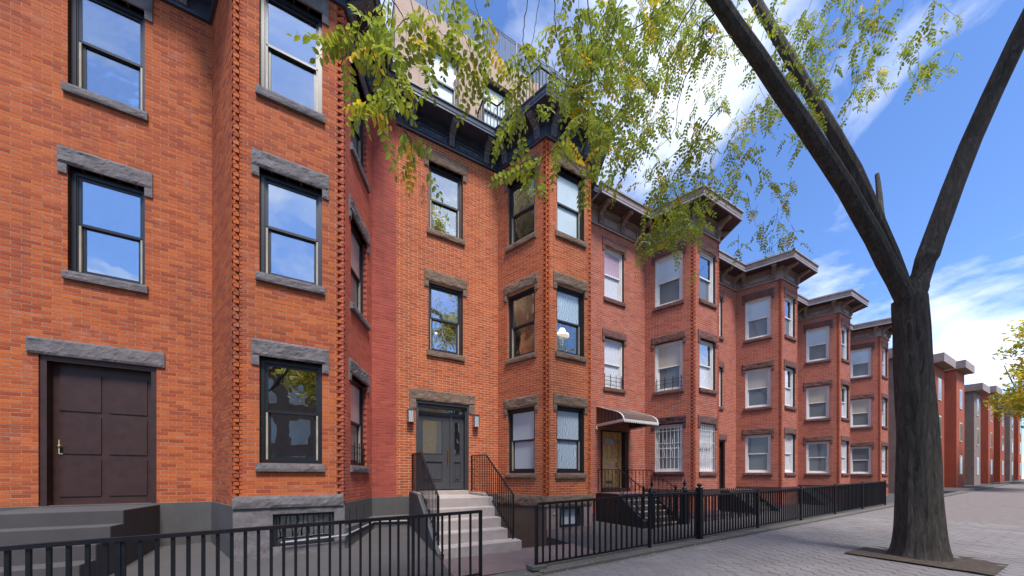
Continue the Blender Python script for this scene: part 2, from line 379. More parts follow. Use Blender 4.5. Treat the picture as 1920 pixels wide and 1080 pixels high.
def backing(fr, mb, z0, z1, holes, cut_l, cut_r, depth=.24):
    ks = sorted({cut_l, fr.L - cut_r} | {min(max(h[i], cut_l), fr.L - cut_r) for h in holes for i in (0, 1)})
    for a, b in zip(ks, ks[1:]):
        if b - a < 1e-4: continue
        mid = (a + b) / 2; zs = [(z0, z1)]
        for h in holes:
            if h[0] < mid < h[1]:
                zs = [q for s_ in zs for q in ([(s_[0], min(s_[1], h[2]))] if s_[0] < h[2] else []) + ([(max(s_[0], h[3]), s_[1])] if s_[1] > h[3] else [])] if any(s_[0] < h[3] and s_[1] > h[2] for s_ in zs) else zs
        for za, zb in zs: fr.box(mb, a, b, -depth, -.0022, za, zb)

def rock(fr, mb, k0, k1, z0, z1, out, back=-.05, amp=.022, seed=0, res=.035, flat=False):
    nk = max(2, int((k1 - k0) / res)); nz = max(2, int((z1 - z0) / res)); rows = []
    for j in range(nz + 1):
        row = []
        for i in range(nk + 1):
            u, w = i / nk, j / nz; k = k0 + (k1 - k0) * u; z = z0 + (z1 - z0) * w
            ed = min(u * (k1 - k0), (1 - u) * (k1 - k0), w * (z1 - z0), (1 - w) * (z1 - z0)); e = min(1, ed / .035)
            q = Vector((k * 4 + seed * 9.1, z * 6, seed * 3.3))
            h = noise.noise(q) * .6 + abs(noise.noise(q * 2.3)) * .6 + noise.noise(q * 6) * .25
            row.append(fr.p(k, out + (0 if e == 0 else (amp * (h + .35)) * e), z))
        rows.append(row)
    mb.grid(rows)
    B = [fr.p(k0, back, z0), fr.p(k1, back, z0), fr.p(k1, back, z1), fr.p(k0, back, z1)]
    mb.poly([B[0], B[1]] + rows[0][::-1]); mb.poly([B[2], B[3]] + rows[-1])
    mb.poly([B[3], B[0]] + [r[0] for r in rows]); mb.poly([B[1], B[2]] + [r[-1] for r in rows][::-1])

def curved(pts, n=6):
    P = [Vector(p) for p in pts]; out = []
    if len(P) < 3: return [P[0].lerp(P[-1], i / n) for i in range(n + 1)]
    for i in range(len(P) - 1):
        a = P[max(i - 1, 0)]; b = P[i]; c = P[i + 1]; d = P[min(i + 2, len(P) - 1)]
        for t in range(n):
            t /= n; out.append(.5 * ((2 * b) + (c - a) * t + (2 * a - 5 * b + 4 * c - d) * t * t + (3 * b - a - 3 * c + d) * t ** 3))
    out.append(P[-1]); return out

def make_window(house, fr, k0, k1, z0, z1, style='dark', up='glass', low='glass', name='window', blind=None, label=None):
    fm = 'frame_black' if style == 'dark' else 'frame_white'
    w = MB(); rect_ring(fr, w, k0 + .002, k1 - .002, z0 + .002, z1 - .002, .055, -.20, -.085, wb=.05, wt=.075)
    rect_ring(fr, w, k0 + .057, k1 - .057, z0 + .052, z1 - .077, .016, -.20, -.105)
    win = w.build(name, fm, house, label)
    a, b = k0 + .074, k1 - .074; zm = (z0 + z1) / 2 + .0; g = JT
    for ka in (a, b - .028):
        t = MB(); fr.box(t, ka, ka + .028, -.16, -.118, z0 + .07, zm); t.build('track', 'track' if style == 'dark' else 'frame_white', win)
    u = MB(); rect_ring(fr, u, a, b, zm - .022, z1 - .094, .032, -.150, -.118, wb=.045); u.build('upper_sash', fm, win)
    l = MB(); rect_ring(fr, l, a + .03, b - .03, z0 + .069, zm + .022, .036, -.190, -.155, wb=.055, wt=.042); l.build('lower_sash', fm, win)
    pu = MB(); fr.box(pu, a + .03, b - .03, -.139, -.133, zm + .02, z1 - .124); pu.build('pane', up, win)
    pl = MB(); fr.box(pl, a + .064, b - .064, -.176, -.170, z0 + .122, zm - .018); pl.build('pane', low, win)
    if blind:
        for (bm, f0, f1) in blind:
            c = MB(); rows = []
            nn = 26
            for zz in (z0 + .07 + (z1 - z0 - .16) * f0, z0 + .07 + (z1 - z0 - .16) * f1):
                rows.append([fr.p(k0 + .06 + (k1 - k0 - .12) * i / nn, -.27 + .018 * math.sin(i * 1.9), zz) for i in range(nn + 1)])
            c.grid(rows); c.build('curtain', bm, win)
    return win

def sweep(mb, path, prof, caps=True):
    """extrude profile [(out,z)] along an XY path whose outside is to the right-hand side normal (e.y,-e.x)"""
    n = len(path); P = [Vector((x, y)) for x, y in path]; offs = []
    for i in range(n):
        e0 = (P[i] - P[i - 1]).normalized() if i else (P[1] - P[0]).normalized()
        e1 = (P[i + 1] - P[i]).normalized() if i < n - 1 else e0
        n0 = Vector((e0.y, -e0.x)); n1 = Vector((e1.y, -e1.x)); m = (n0 + n1).normalized(); offs.append(m / max(.2, m.dot(n0)))
    rows = [[(P[i].x + offs[i].x * o, P[i].y + offs[i].y * o, z) for o, z in prof] for i in range(n)]
    mb.grid(rows, True)
    if caps: mb.poly(rows[0]); mb.poly(rows[-1][::-1])

BAY = 1.51
def footprint(ox, x0=None, front_shift=0):
    a = 1.284 + ox if x0 is None else x0
    return [(a, 0), (4.13 + ox, 0), (4.80 + ox + front_shift, -BAY), (6.333 + ox, -BAY), (7.0 + ox, 0), (7.534 + ox, 0)]

def bracket(fr, k, zb, zt, proj, w, mat, house, notches=True):
    """scrolled cornice bracket, profile swept across its width"""
    h = zt - zb
    prof = [(.0, zb), (.085, zb), (.115, zb + .05 * h), (.125, zb + .25 * h), (.12, zb + .45 * h), (.16, zb + .58 * h), (.25, zb + .66 * h), (.33, zb + .76 * h), (proj * .86, zb + .80 * h), (proj * .86, zt - .0), (0, zt)]
    m = MB(); A = [fr.p(k - w / 2, o, z) for o, z in prof]; B = [fr.p(k + w / 2, o, z) for o, z in prof]
    m.poly(A); m.poly(B[::-1]); n = len(prof)
    for i in range(n): j = (i + 1) % n; m.poly([A[i], B[i], B[j], A[j]])
    fr.box(m, k - w / 2 - .025, k + w / 2 + .025, .02, proj * .86 + .025, zb + .90 * h, zt - .012)
    fr.box(m, k - w / 2 - .012, k + w / 2 + .012, .02, proj * .86 + .012, zb + .84 * h, zb + .895 * h)
    if notches:
        for (za, ob) in [(zb + h * (.06 + .075 * q), .105 + .02 * min(q, 1.2)) for q in range(6)] + [(zb + h * .60, .20), (zb + h * .68, .29), (zb + h * .755, .34)]:
            for s in (-1, 1):
                c = k + s * w * .22; fr.box(m, c - w * .15, c + w * .15, ob - .03, ob + .026, za, za + h * .036)
    o = m.build('bracket', mat, house); fix_normals(o); return o
def panel_frame(fr, k0, k1, z0, z1, mat, house):
    m = MB(); rect_ring(fr, m, k0, k1, z0, z1, .022, .03, .062); rect_ring(fr, m, k0 + .05, k1 - .05, z0 + .045, z1 - .045, .012, .03, .052)
    fr.box(m, k0 + .075, k1 - .075, .03, .047, z0 + .07, z1 - .07)
    return m.build('frieze_panel', mat, house)

def make_house(ox, label, P):
    """P: levels, materials, windows"""
    TW[:] = P.get('tw', [.030, .078, .078, .014]); root = thing('brick_house', (4.4 + ox, 1.5, 0), label, 'house', P.get('group'))
    fp = P.get('fp') or footprint(ox)
    zb, zt = P['brick_z0'], P['brick_z1']
    fr = {}
    names = ['flat', 'left', 'front', 'right', 'strip']
    for i, nme in enumerate(names): fr[nme] = F(fp[i], fp[i + 1])
    holes = {k: [] for k in names}
    for w in P['windows']: holes[w['f']].append((w['k0'], w['k1'], w['z0'], w['z1']))
    if P.get('door'): d = P['door']; holes['flat'].append((d[0] - fp[0][0], d[1] - fp[0][0], d[2], d[3]))
    for h in P.get('extra_holes', []): holes[h[0]].append(h[1:])
    walls = {}
    teeth = {'flat': (None, None), 'left': (None, 1), 'front': (0, 0), 'right': (1, None), 'strip': (None, None)}
    allb = []
    for nme in names:
        f = fr[nme]; tl, trr = teeth[nme]; m = MB()
        cl = .12 if tl is not None else .0; crr = .12 if trr is not None else 0.0
        if nme in ('left',): cl = .0
        backing(f, m, P['z_base'], zt + .3, holes[nme], cl, crr)
        painted = nme in P.get('painted', ())
        mort = 'mortar_paint' if painted else P['mortar']
        wl = m.build('wall', mort, root); walls[nme] = wl
        bm = ('brick_paint' if nme == 'strip' else 'brick_wash') if painted else P['brick']
        for r in course_bricks(f, zb, zt, holes[nme], tl, trr, names.index(nme)): allb.append((nme, bm) + r)
    # corner cores behind the toothed corners
    for (a, b, c) in ((1, 2, 3), (2, 3, 4)):
        p = Vector(fp[b]); d0 = (Vector(fp[a]) - p).normalized(); d1 = (Vector(fp[c]) - p).normalized(); bis = (d0 + d1).normalized()
        q = [p + d0 * .125 - Vector(((F(fp[a], fp[b])).n.x, (F(fp[a], fp[b])).n.y)) * .055, p + bis * .075, p + d1 * .125 - Vector(((F(fp[b], fp[c])).n.x, (F(fp[b], fp[c])).n.y)) * .055, p + bis * .30]
        m = MB(); m.prism([(v.x, v.y) for v in q], P['z_base'], zt + .3); o = m.build('corner_core', P['brick'], root); fix_normals(o)
    # pick the bricks that show largest as parts of their own
    cand = []
    for i, b in enumerate(allb):
        if b[-1]:
            f = fr[b[0]]; c = f.p((b[2] + b[3]) / 2, 0, (b[4] + b[5]) / 2); px = to_px(c)
            if 602 < px[0] < 1316 and 2 < px[1] < 1075:
                v = (CAM - Vector(c)); s = abs(v.normalized().dot(f.n)) / (px[2] ** 2); cand.append((s, i))
    cand.sort(reverse=True); pick = {i for s, i in cand[:P.get('nbricks', 0)]}
    mbs = {}
    for i, (nme, bm, a, b, za, zb_, full) in enumerate(allb):
        f = fr[nme]; pr = random.uniform(-.0008, .0018)
        if i in pick:
            c = f.p((a + b) / 2, pr, (za + zb_) / 2); o = link('brick', BRICK_MESH[bm], walls[nme], c, f.rz)
        else:
            if (nme, bm) not in mbs: mbs[(nme, bm)] = MB()
            f.box(mbs[(nme, bm)], a, b, -.10, pr, za, zb_)
    for (nme, bm), m in mbs.items(): m.build('brickwork', bm, walls[nme], kind='stuff')
    # windows with lintel and sill
    sm = P['stone']
    for j, w in enumerate(P['windows']):
        f = fr[w['f']]; k0, k1, z0, z1 = w['k0'], w['k1'], w['z0'], w['z1']
        make_window(root, f, k0, k1, z0, z1, w.get('style', P['style']), w.get('up', 'glass'), w.get('low', 'glass'), blind=w.get('blind'), label=w.get('label'))
        st = w.get('stone', sm)
        if w.get('lintel', .29):
            m = MB(); rock(f, m, k0 - .11, k1 + .11, z1 + .001, z1 + w.get('lintel', .29), .028, amp=.026, seed=j + ox)
            for (a, b) in ((k0 - .11, k0 - .002), (k1 + .002, k1 + .11)): rock(f, m, a, b, z1 - .165, z1 - .001, .026, amp=.012, seed=j * 3 + a)
            m.build('lintel', st, root)
        m = MB(); rock(f, m, k0 - .05, k1 + .05, z0 - .15, z0 - .01, .055, back=-.14, amp=.018, seed=j + 20 + ox); m.build('sill', st, root)
    return root, fp, fr, walls

def interiors(root, fp, zs, y1=3.4):
    """floor slabs, ceilings and party walls of the rooms behind the windows"""
    inner = [(fp[0][0] + .02, .24), (fp[1][0] - .02, .24), (fp[2][0] + .18, -BAY + .245), (fp[3][0] - .18, -BAY + .245), (fp[4][0] + .05, .24), (fp[5][0] - .02, .24), (fp[5][0] - .02, y1), (fp[0][0] + .02, y1)]
    for z in zs:
        m = MB(); m.prism(inner, z, z + .28); o = m.build('floor_slab', 'cream', root)
    m = MB(); m.box(fp[0][0] + .02, fp[5][0] - .02, y1, y1 + .1, zs[0], zs[-1]); m.build('back_wall', 'wood_in', root)
    m = MB(); m.box(fp[1][0] - .02, fp[1][0] + .06, .241, y1 - .001, zs[0], zs[-1]); m.build('partition', 'cream', root)
    for x in (fp[0][0] - .0, fp[5][0] - .04):
        m = MB(); m.box(x, x + .04, .24, y1 - .001, zs[0], zs[-1]); m.build('party_wall', 'cream', root)
    m = MB(); m.box(fp[0][0] + .0, fp[5][0], 0.241, 9.0, zs[-1] + .281, zs[-1] + .5); m.prism([(fp[1][0], .24), (fp[2][0] + .03, -BAY + .05), (fp[3][0] - .03, -BAY + .05), (fp[4][0], .24)], zs[-1] + .281, zs[-1] + .5)
    m.build('roof', 'asphalt', root)

def wins(fr_front_k, levels, kinds, flatk=None):
    out = []
    for li, (z0, z1, lh) in enumerate(levels):
        for fn in ('flat', 'left', 'front', 'right'):
            kd = kinds.get((fn, li + 1))
            if kd is None: continue
            k0 = {'flat': flatk, 'left': .35, 'front': fr_front_k, 'right': .35}[fn]
            d = dict(f=fn, k0=k0, k1=k0 + .95, z0=z0, z1=z1, lintel=lh); d.update(kd); out.append(d)
    return out

# ------------------------------------------------------------------ ground, yard, pavement, road
def gz(x): return .02 * x
g = MB(); g.poly([(-600, -600, -1.2), (600, -600, -1.2), (600, 600, -1.2), (-600, 600, -1.2)]); g.build('ground', 'ground', kind='structure')
XL, XR = -20.0, 95.0
def sheet(mb, x0, x1, y0, y1, zf, th=.0, nx=1, ny=1):
    for i in range(nx):
        for j in range(ny):
            a, b = x0 + (x1 - x0) * i / nx, x0 + (x1 - x0) * (i + 1) / nx; c, d = y0 + (y1 - y0) * j / ny, y0 + (y1 - y0) * (j + 1) / ny
            mb.poly([(a, c, zf(a, c)), (b, c, zf(b, c)), (b, d, zf(b, d)), (a, d, zf(a, d))])
def slab(mb, x0, x1, y0, y1, zt, zb):
    z = [(x0, y0), (x1, y0), (x1, y1), (x0, y1)]; mb.hexa([(x, y, zb(x) if callable(zb) else zb) for x, y in z] + [(x, y, zt(x, y)) for x, y in z])
g = MB(); sheet(g, XL, XR, -8.2, -4.262, lambda x, y: gz(x) - .010); g.build('sidewalk', 'sand_joint', kind='structure'); side = bpy.data.objects['sidewalk']
# sidewalk pavers, hexagonal blocks, each a little uneven
HEX_R = .132
def hexmesh():
    m = MB(); r = HEX_R - .0018
    a = [(r * math.cos(R(60 * i + 30)), r * math.sin(R(60 * i + 30))) for i in range(6)]
    b = [(x * .97, y * .97) for x, y in a]
    m.poly([(x, y, .0) for x, y in b]); 
    for i in range(6): j = (i + 1) % 6; m.poly([(a[i][0], a[i][1], -.006), (a[j][0], a[j][1], -.006), (b[j][0], b[j][1], 0), (b[i][0], b[i][1], 0)])
    return m
hm = hexmesh(); hme = hm.mesh('paver', 'paver'); rest = MB(); cand = []
sx, sy = HEX_R * math.sqrt(3), HEX_R * 1.5; row = 0; y = -8.05
while y < -4.36:
    x = -1.0 + (sx / 2 if row % 2 else 0)
    while x < 16:
        z = gz(x) - .002 + random.uniform(-.0022, .0022); px = to_px((x, y, z)); cand.append((0 if (px[2] > .2 and 590 < px[0] < 1325 and px[1] < 1090) else 1, px[2], x, y, z)); x += sx
    y += sy; row += 1
cand.sort()
for i, (a, d, x, y, z) in enumerate(cand):
    if a == 0 and i < 300: o = link('paver', hme, side, (x, y, z)); o.rotation_euler = (random.uniform(-.006, .006), random.uniform(-.006, .006) - .02, random.uniform(-.01, .01))
    else:
        b = len(rest.v); rest.v += [(x + p[0], y + p[1], z + p[2]) for p in hm.v]; rest.f += [tuple(b + q for q in f) for f in hm.f]; rest.mi += hm.mi
rest.build('pavers', 'paver', side, kind='stuff')
g = MB(); slab(g, XL, 2.05, -4.26, -3.86, lambda x, y: gz(x) + .012, -.5); slab(g, 2.90, XR, -4.26, -3.86, lambda x, y: gz(x) + .035, -.5); slab(g, 2.051, 2.899, -4.26, -3.86, lambda x, y: gz(x) + .004, -.5)
g.build('fence_kerb', 'kerb', kind='structure')
g = MB(); slab(g, XL, XR, -8.4, -8.205, lambda x, y: gz(x) + .002, -.6); g.build('street_kerb', 'kerb', kind='structure')
g = MB(); sheet(g, XL, XR, -17.0, -8.41, lambda x, y: gz(x) - .13); g.build('road', 'asphalt', kind='structure')
g = MB(); slab(g, XL, XR, -40, -17.01, lambda x, y: gz(x) + .0, -.6); g.build('far_sidewalk', 'yard_grey', kind='structure')
# front yards
zl = lambda x, y: gz(x) + .004 + .088 * (y + 4)
g = MB(); sheet(g, XL, 1.60, -3.855, .1, zl, nx=1, ny=4); g.build('left_yard', 'yard_grey', kind='structure')
def zp(x, y):
    if y < -2.7: return .06 + (.09 - .06) * (y + 3.86) / 1.16
    t = y + 2.7; return .09 - .235 * t
g = MB(); sheet(g, 1.601, 4.72, -3.859, -2.70, zp); sheet(g, 1.601, 4.80, -2.70, .1, zp, ny=2); g.build('gate_passage', 'passage', kind='structure')
zr = lambda x, y: .045 + .012 * (x - 4.8) - .0 * (y + 1.5) + .012 * max(0, -(y + 1.5))
g = MB(); slab(g, 4.722, 7.9, -3.858, -2.7, zr, -.6); slab(g, 4.803, 7.9, -2.7, 0.05, zr, -.6); slab(g, 7.9, XR, -3.858, .05, lambda x, y: zr(x, y) + .0, -.6)
g.build('right_yard', 'yard_grey', kind='structure')

# ------------------------------------------------------------------ houses
LV_MAIN = [(1.72, 3.545, .285), (4.965, 6.80, .285), (8.18, 9.97, .31)]
main_k = {('left', 1): dict(up='frost', low='frost'), ('front', 1): dict(up='swirl', low='swirl'), ('right', 1): {},
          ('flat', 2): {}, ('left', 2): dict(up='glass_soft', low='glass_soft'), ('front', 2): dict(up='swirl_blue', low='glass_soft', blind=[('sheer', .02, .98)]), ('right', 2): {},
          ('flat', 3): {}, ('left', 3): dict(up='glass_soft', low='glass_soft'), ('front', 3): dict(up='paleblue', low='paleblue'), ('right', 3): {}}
fpm = footprint(0, 1.284); fpm[2] = (4.80, -BAY)
house, fp, fr, walls = make_house(0, 'four-storey orange brick townhouse with black bracketed cornice and grey double doors', dict(
    brick='brick_main', mortar='mortar', stone='stone', style='dark', brick_z0=1.12, brick_z1=10.56, z_base=-.7, nbricks=300,
    windows=wins(5.14 - 4.80, LV_MAIN, main_k, 2.095 - 1.284), extra_holes=[('front', .42, 1.13, .27, .80)], door=(1.77, 3.22, 1.12, 3.62), fp=fpm))
interiors(house, fp, [.55, 4.05, 7.25, 10.55])
MAIN = (house, fp, fr)
LV_LEFT = [(1.865, 3.74, .29), (5.20, 7.04, .29), (8.435, 10.35, .30)]
lk = {('front', 1): {}, ('right', 1): dict(up='dim_curtain', low='grey_glass'), ('flat', 2): {}, ('front', 2): {}, ('right', 2): dict(up='dim_curtain', low='grey_glass'),
      ('flat', 3): {}, ('front', 3): {}, ('right', 3): dict(up='dim_curtain', low='grey_glass')}
fpl = [(-4.966, 0), (-2.25, 0), (-1.58, -BAY), (.083, -BAY), (.713, 0), (1.2835, 0)]
lh, fpl, frl, wl = make_house(-6.25, 'weathered orange brick house at the left edge, its bay side painted dark red', dict(
    brick='brick_left', mortar='mortar_left', stone='stone_left', style='dark', brick_z0=1.13, brick_z1=10.75, z_base=-.3, nbricks=300, tw=[.026, .078, .10, 0], painted=('right', 'strip'),
    windows=wins(.355, LV_LEFT, lk, .81), extra_holes=[('front', .55, 1.505, .37, .955)], door=(-4.48, -3.05, 1.12, 3.7), fp=fpl))
interiors(lh, fpl, [.6, 4.2, 7.5, 10.72])
LV_R = [(1.80, 3.54, .28), (4.80, 6.58, .28), (7.98, 9.79, .30)]
rk = {('left', 1): dict(up='grey_glass', low='grey_glass', stone='stone_dark'), ('front', 1): dict(up='curtain_glass', low='curtain_glass'),
      ('flat', 2): dict(up='curtain_glass', low='curtain_glass'), ('left', 2): dict(up='gold_glass', low='grey_glass'), ('front', 2): dict(up='glass', low='curtain_glass'),
      ('flat', 3): dict(up='pink_glass', low='curtain_glass'), ('left', 3): dict(up='paleblue', low='grey_glass'), ('front', 3): dict(up='glass', low='grey_glass'),
      ('right', 1): {}, ('right', 2): {}, ('right', 3): {}}
def right_spec(nb, door=True, group=None):
    return dict(brick='brick_right', mortar='mortar_right', stone='stone_right', style='white', brick_z0=.38, brick_z1=10.42, z_base=-.3, nbricks=nb, group=group)
sp = right_spec(300); fpr = footprint(6.25, 7.5345)
sp.update(windows=wins(.34, LV_R, rk, 8.30 - 7.534), door=(8.13, 9.48, 1.0, 3.28), fp=fpr)
rh, fpr, frr, wr = make_house(6.25, 'pinkish brick house with brown cornice, white windows and tan door under an awning', sp)
interiors(rh, fpr, [.45, 4.0, 7.15, 10.35])
FAR = []
for i, ox in enumerate((12.5, 18.75, 25.0)):
    sp = right_spec(0, group='brick houses further along the row'); fpx = footprint(ox, 1.2848 + ox)
    sp.update(windows=wins(.34, LV_R, {k: {a: b for a, b in v.items() if a != 'stone'} for k, v in rk.items()}, .77), door=(1.88 + ox, 3.23 + ox, 1.0, 3.28), fp=fpx)
    h, f_, fr_, w_ = make_house(ox, ['brick row house just beyond the house with the awning', 'brick row house second beyond the house with the awning', 'farthest brick row house at the right end'][i], sp)
    interiors(h, f_, [.45, 4.0, 7.15, 10.35]); FAR.append((h, f_, fr_, ox))

# ---- cornices
def cornice(root, fp, fr, zb, zt, proj, mat, top_mat, soffit_mat, brs, bw, h_crown, dent=False, edge=None):
    path = fp
    m = MB(); fz1 = zt - h_crown
    sweep(m, path, [(-.1, zb), (.055, zb), (.055, zb + .055), (.03, zb + .06), (.03, fz1 - .13), (.06, fz1 - .125), (.06, fz1 - .10), (.085, fz1 - .095), (.085, fz1 - .065), (.12, fz1 - .06), (.12, fz1 + .01), (-.1, fz1 + .01)])
    o = m.build('frieze', mat, root)
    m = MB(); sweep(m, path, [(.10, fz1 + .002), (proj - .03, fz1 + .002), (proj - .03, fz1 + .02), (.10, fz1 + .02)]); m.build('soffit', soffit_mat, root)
    m = MB(); c = h_crown; sweep(m, path, [(-.25, fz1 + .021), (proj - .028, fz1 + .021), (proj - .028, fz1 - .012), (proj, fz1 - .012), (proj, fz1 + .22 * c), (proj + .012, fz1 + .26 * c), (proj + .018, zt - .2 * c), (proj + .045, zt - .16 * c), (proj + .045, zt), (-.25, zt + .02)])
    m.build('crown', top_mat, root)
    if edge:
        m = MB(); sweep(m, path, [(proj + .016, zt - .18 * c), (proj + .058, zt - .18 * c), (proj + .058, zt + .012), (proj + .016, zt + .012)]); m.build('gutter_edge', edge, root)
        m = MB(); sweep(m, path, [(proj - .02, fz1 - .02), (proj + .02, fz1 - .02), (proj + .02, fz1 + .035), (proj - .02, fz1 + .035)]); m.build('drip_edge', edge, root)
    for nme, ks in brs.items():
        f = fr[nme]
        for k in ks: bracket(f, k, zb + .075, fz1, proj, bw, 'cornice_trim' if mat == 'cornice_black' else mat, root)
        sk = sorted(ks)
        for a, b in zip(sk, sk[1:]):
            if b - a > .5: panel_frame(f, a + bw / 2 + .07, b - bw / 2 - .07, zb + .085, fz1 - .17, 'cornice_panel' if mat == 'cornice_black' else mat, root)
            if dent:
                d = MB(); q = a + bw / 2 + .02
                while q < b - bw / 2 - .03: f.box(d, q, q + .022, .03, .075, fz1 - .155, fz1 - .127); q += .042
                d.build('dentil_band', mat, root, kind='stuff')
BM = {'flat': [.38, 1.42, 2.44], 'left': [.32, 1.42], 'front': [.20, 1.32], 'right': [.24, 1.35]}
fpc = [(1.288, 0)] + fp[1:5] + [(7.531, 0)]
cornice(house, fpc, fr, 10.50, 11.16, .51, 'cornice_black', 'cornice_black', 'cornice_black', BM, .14, .19)
fpc = fpl[:5] + [(1.283, 0)]
cornice(lh, fpl, frl, 10.70, 11.36, .56, 'cornice_black', 'cornice_black', 'cornice_black', {'flat': [.38, 1.4, 2.3], 'front': [.20, 1.40], 'right': [.20, 1.35], 'strip': [.40]}, .14, .19)
fpc = [(7.62, 0)] + fpr[1:]
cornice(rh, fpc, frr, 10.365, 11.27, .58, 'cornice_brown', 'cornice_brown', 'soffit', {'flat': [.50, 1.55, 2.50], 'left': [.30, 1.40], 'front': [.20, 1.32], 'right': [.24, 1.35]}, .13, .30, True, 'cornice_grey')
for h, f_, fr_, ox in FAR:
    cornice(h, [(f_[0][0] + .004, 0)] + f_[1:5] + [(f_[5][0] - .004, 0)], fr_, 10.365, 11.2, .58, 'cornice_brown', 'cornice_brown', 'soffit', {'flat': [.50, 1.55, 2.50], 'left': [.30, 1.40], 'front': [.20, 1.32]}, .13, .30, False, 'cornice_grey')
# soffit boards of the brown cornice
m = MB()
for q in range(34):
    x = 7.66 + q * .082
    if x < 9.95: m.box(x, x + .012, -.54, -.125, 10.958, 10.9685)
m.build('soffit_boards', 'cornice_brown', rh, kind='stuff')

# ---- base courses and plinths
def band(root, fr, names, z0, z1, mat, out=.05, seed=0):
    for i, nme in enumerate(names):
        f = fr[nme]; m = MB(); rock(f, m, 0.0, f.L, z0, z1, out, back=-.02, amp=.024, seed=seed + i, res=.05); m.build('stone_band', mat, root)
band(house, fr, ('left', 'front', 'right'), .83, 1.115, 'stone', seed=3)
m = MB(); sweep(m, fp[1:5], [(-.1, .825), (.047, .825), (.047, 1.11), (-.1, 1.11)]); m.build('band_core', 'stone', house)
pz = fr['front']
m = MB(); K0, K1, Z0, Z1 = .42, 1.13, .27, .80
for nme in ('front', 'right'):
    f = fr[nme]
    if nme == 'front':
        f.box(m, .005, K0, -.2, .02, -.7, .824); f.box(m, K1, f.L + .008, -.2, .02, -.7, .824); f.box(m, K0, K1, -.2, .02, -.7, Z0); f.box(m, K0, K1, -.2, .02, Z1, .824)
    else: f.box(m, 0, f.L, -.2, .02, -.7, .824)
m.build('base_wall', 'base_wall', house)
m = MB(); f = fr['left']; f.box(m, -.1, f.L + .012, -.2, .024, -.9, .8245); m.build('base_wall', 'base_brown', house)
m = MB(); rect_ring(pz, m, K0, K1, Z0, Z1, .05, -.12, .045); bw = m.build('basement_window', 'frame_black', house)
m = MB(); pz.box(m, K0 + .05, K1 - .05, -.08, -.07, Z0 + .05, Z1 - .05); m.build('pane', 'frost', bw)
m = MB(); pz.box(m, K1 + .03, K1 + .09, .02, .06, Z0 - .02, Z1); m.build('shutter_rail', 'frame_black', house)
m = MB(); m.lathe((4.93 + .12, -BAY - .02, .60), [(.02, 0), (.03, .02), (.03, .03), (.015, .045)], 8); m.build('vent_cap', 'steel', house)
for nm_, fr_, a_, b_, z0_, z1_, hh_ in (('basement_dark_sheet', fr['front'], .3, 1.25, .2, .9, house), ('basement_dark_sheet', frl['front'], .45, 1.6, .3, 1.0, lh)):  # dark sheets in place of the shade inside the basement
    m = MB(); fr_.box(m, a_, b_, -.6, -.5, z0_, z1_); m.build(nm_, 'dark_backing', hh_)
# skirting step along the front
m = MB(); f = fr['front']; f.box(m, -.0, f.L + .03, .021, .045, .0, .24); m.build('skirting', 'passage', house)
# main facade wall below the brick (behind the stoop)
m = MB(); f = fr['flat']; f.box(m, .0, f.L - .02, -.15, .006, -.7, 1.118); m.build('base_wall', 'grey_render', house)
# left house base
band(lh, frl, ('front',), 1.075, 1.285, 'stone_left', out=.07, seed=30)
f = frl['front']; m = MB(); kw0, kw1, zw0, zw1 = .55, 1.505, .37, .955
for (a, b, c, d) in ((0, kw0, -.3, 1.072), (kw1, f.L + .02, -.3, 1.072), (kw0, kw1, -.3, zw0), (kw0, kw1, zw1, 1.072)): rock(f, m, a, b, c, d, .035, back=-.2, amp=.012, seed=a + c, res=.06)
m.build('foundation', 'stone_left', lh)
m = MB(); rect_ring(f, m, kw0, kw1, zw0, zw1, .045, -.15, -.02); o = m.build('basement_window', 'frame_black', lh)
m = MB(); f.box(m, kw0 + .045, kw1 - .045, -.10, -.09, zw0 + .04, zw1 - .04); m.build('pane', 'glass_soft', o)
m = MB(); sweep(m, [fpl[3], fpl[4], (1.275, 0)], [(-.1, -.3), (.014, -.3), (.014, 1.11), (-.1, 1.125)]); m.build('base_wall', 'grey_render', lh)
m = MB(); sweep(m, [fpl[3], fpl[4], (1.58, 0)], [(.0, -.3), (.07, -.3), (.07, .62), (.015, .66)]); m.build('wall_footing', 'grey_render', lh)
m = MB(); m.tube([(-.9, -BAY - .11, .455), (.12, -BAY - .11, .50), (.76, -.10, .53), (1.585, -.10, .50)], .018, seg=8); o = m.build('conduit_pipe', 'cornice_grey', lh)
m = MB(); f = frl['right']
for k in (.25, .62, 1.05): f.box(m, k, k + .008, .0145, .020, .72, .98)
m.build('render_crack', 'black', lh)
m = MB(); sweep(m, fpl[:3], [(-.1, -.3), (.014, -.3), (.014, 1.12), (-.1, 1.125)]); m.build('base_wall', 'grey_render', lh)
# right houses base
for h, f_, fr_ in [(rh, fpr, frr)] + [(a, b, c) for a, b, c, d in FAR]:
    m = MB(); a = [(f_[0][0] + .003, 0)] + f_[1:5] + [(f_[5][0] - .003, 0)]
    sweep(m, a, [(-.1, -.3), (.02, -.3), (.02, .375), (-.1, .375)]); m.build('base_wall', 'purple', h)
    m = MB(); sweep(m, f_[1:5], [(-.05, .98), (.035, .98), (.035, 1.15), (-.05, 1.16)]); m.build('stone_band', 'stone_dark', h)

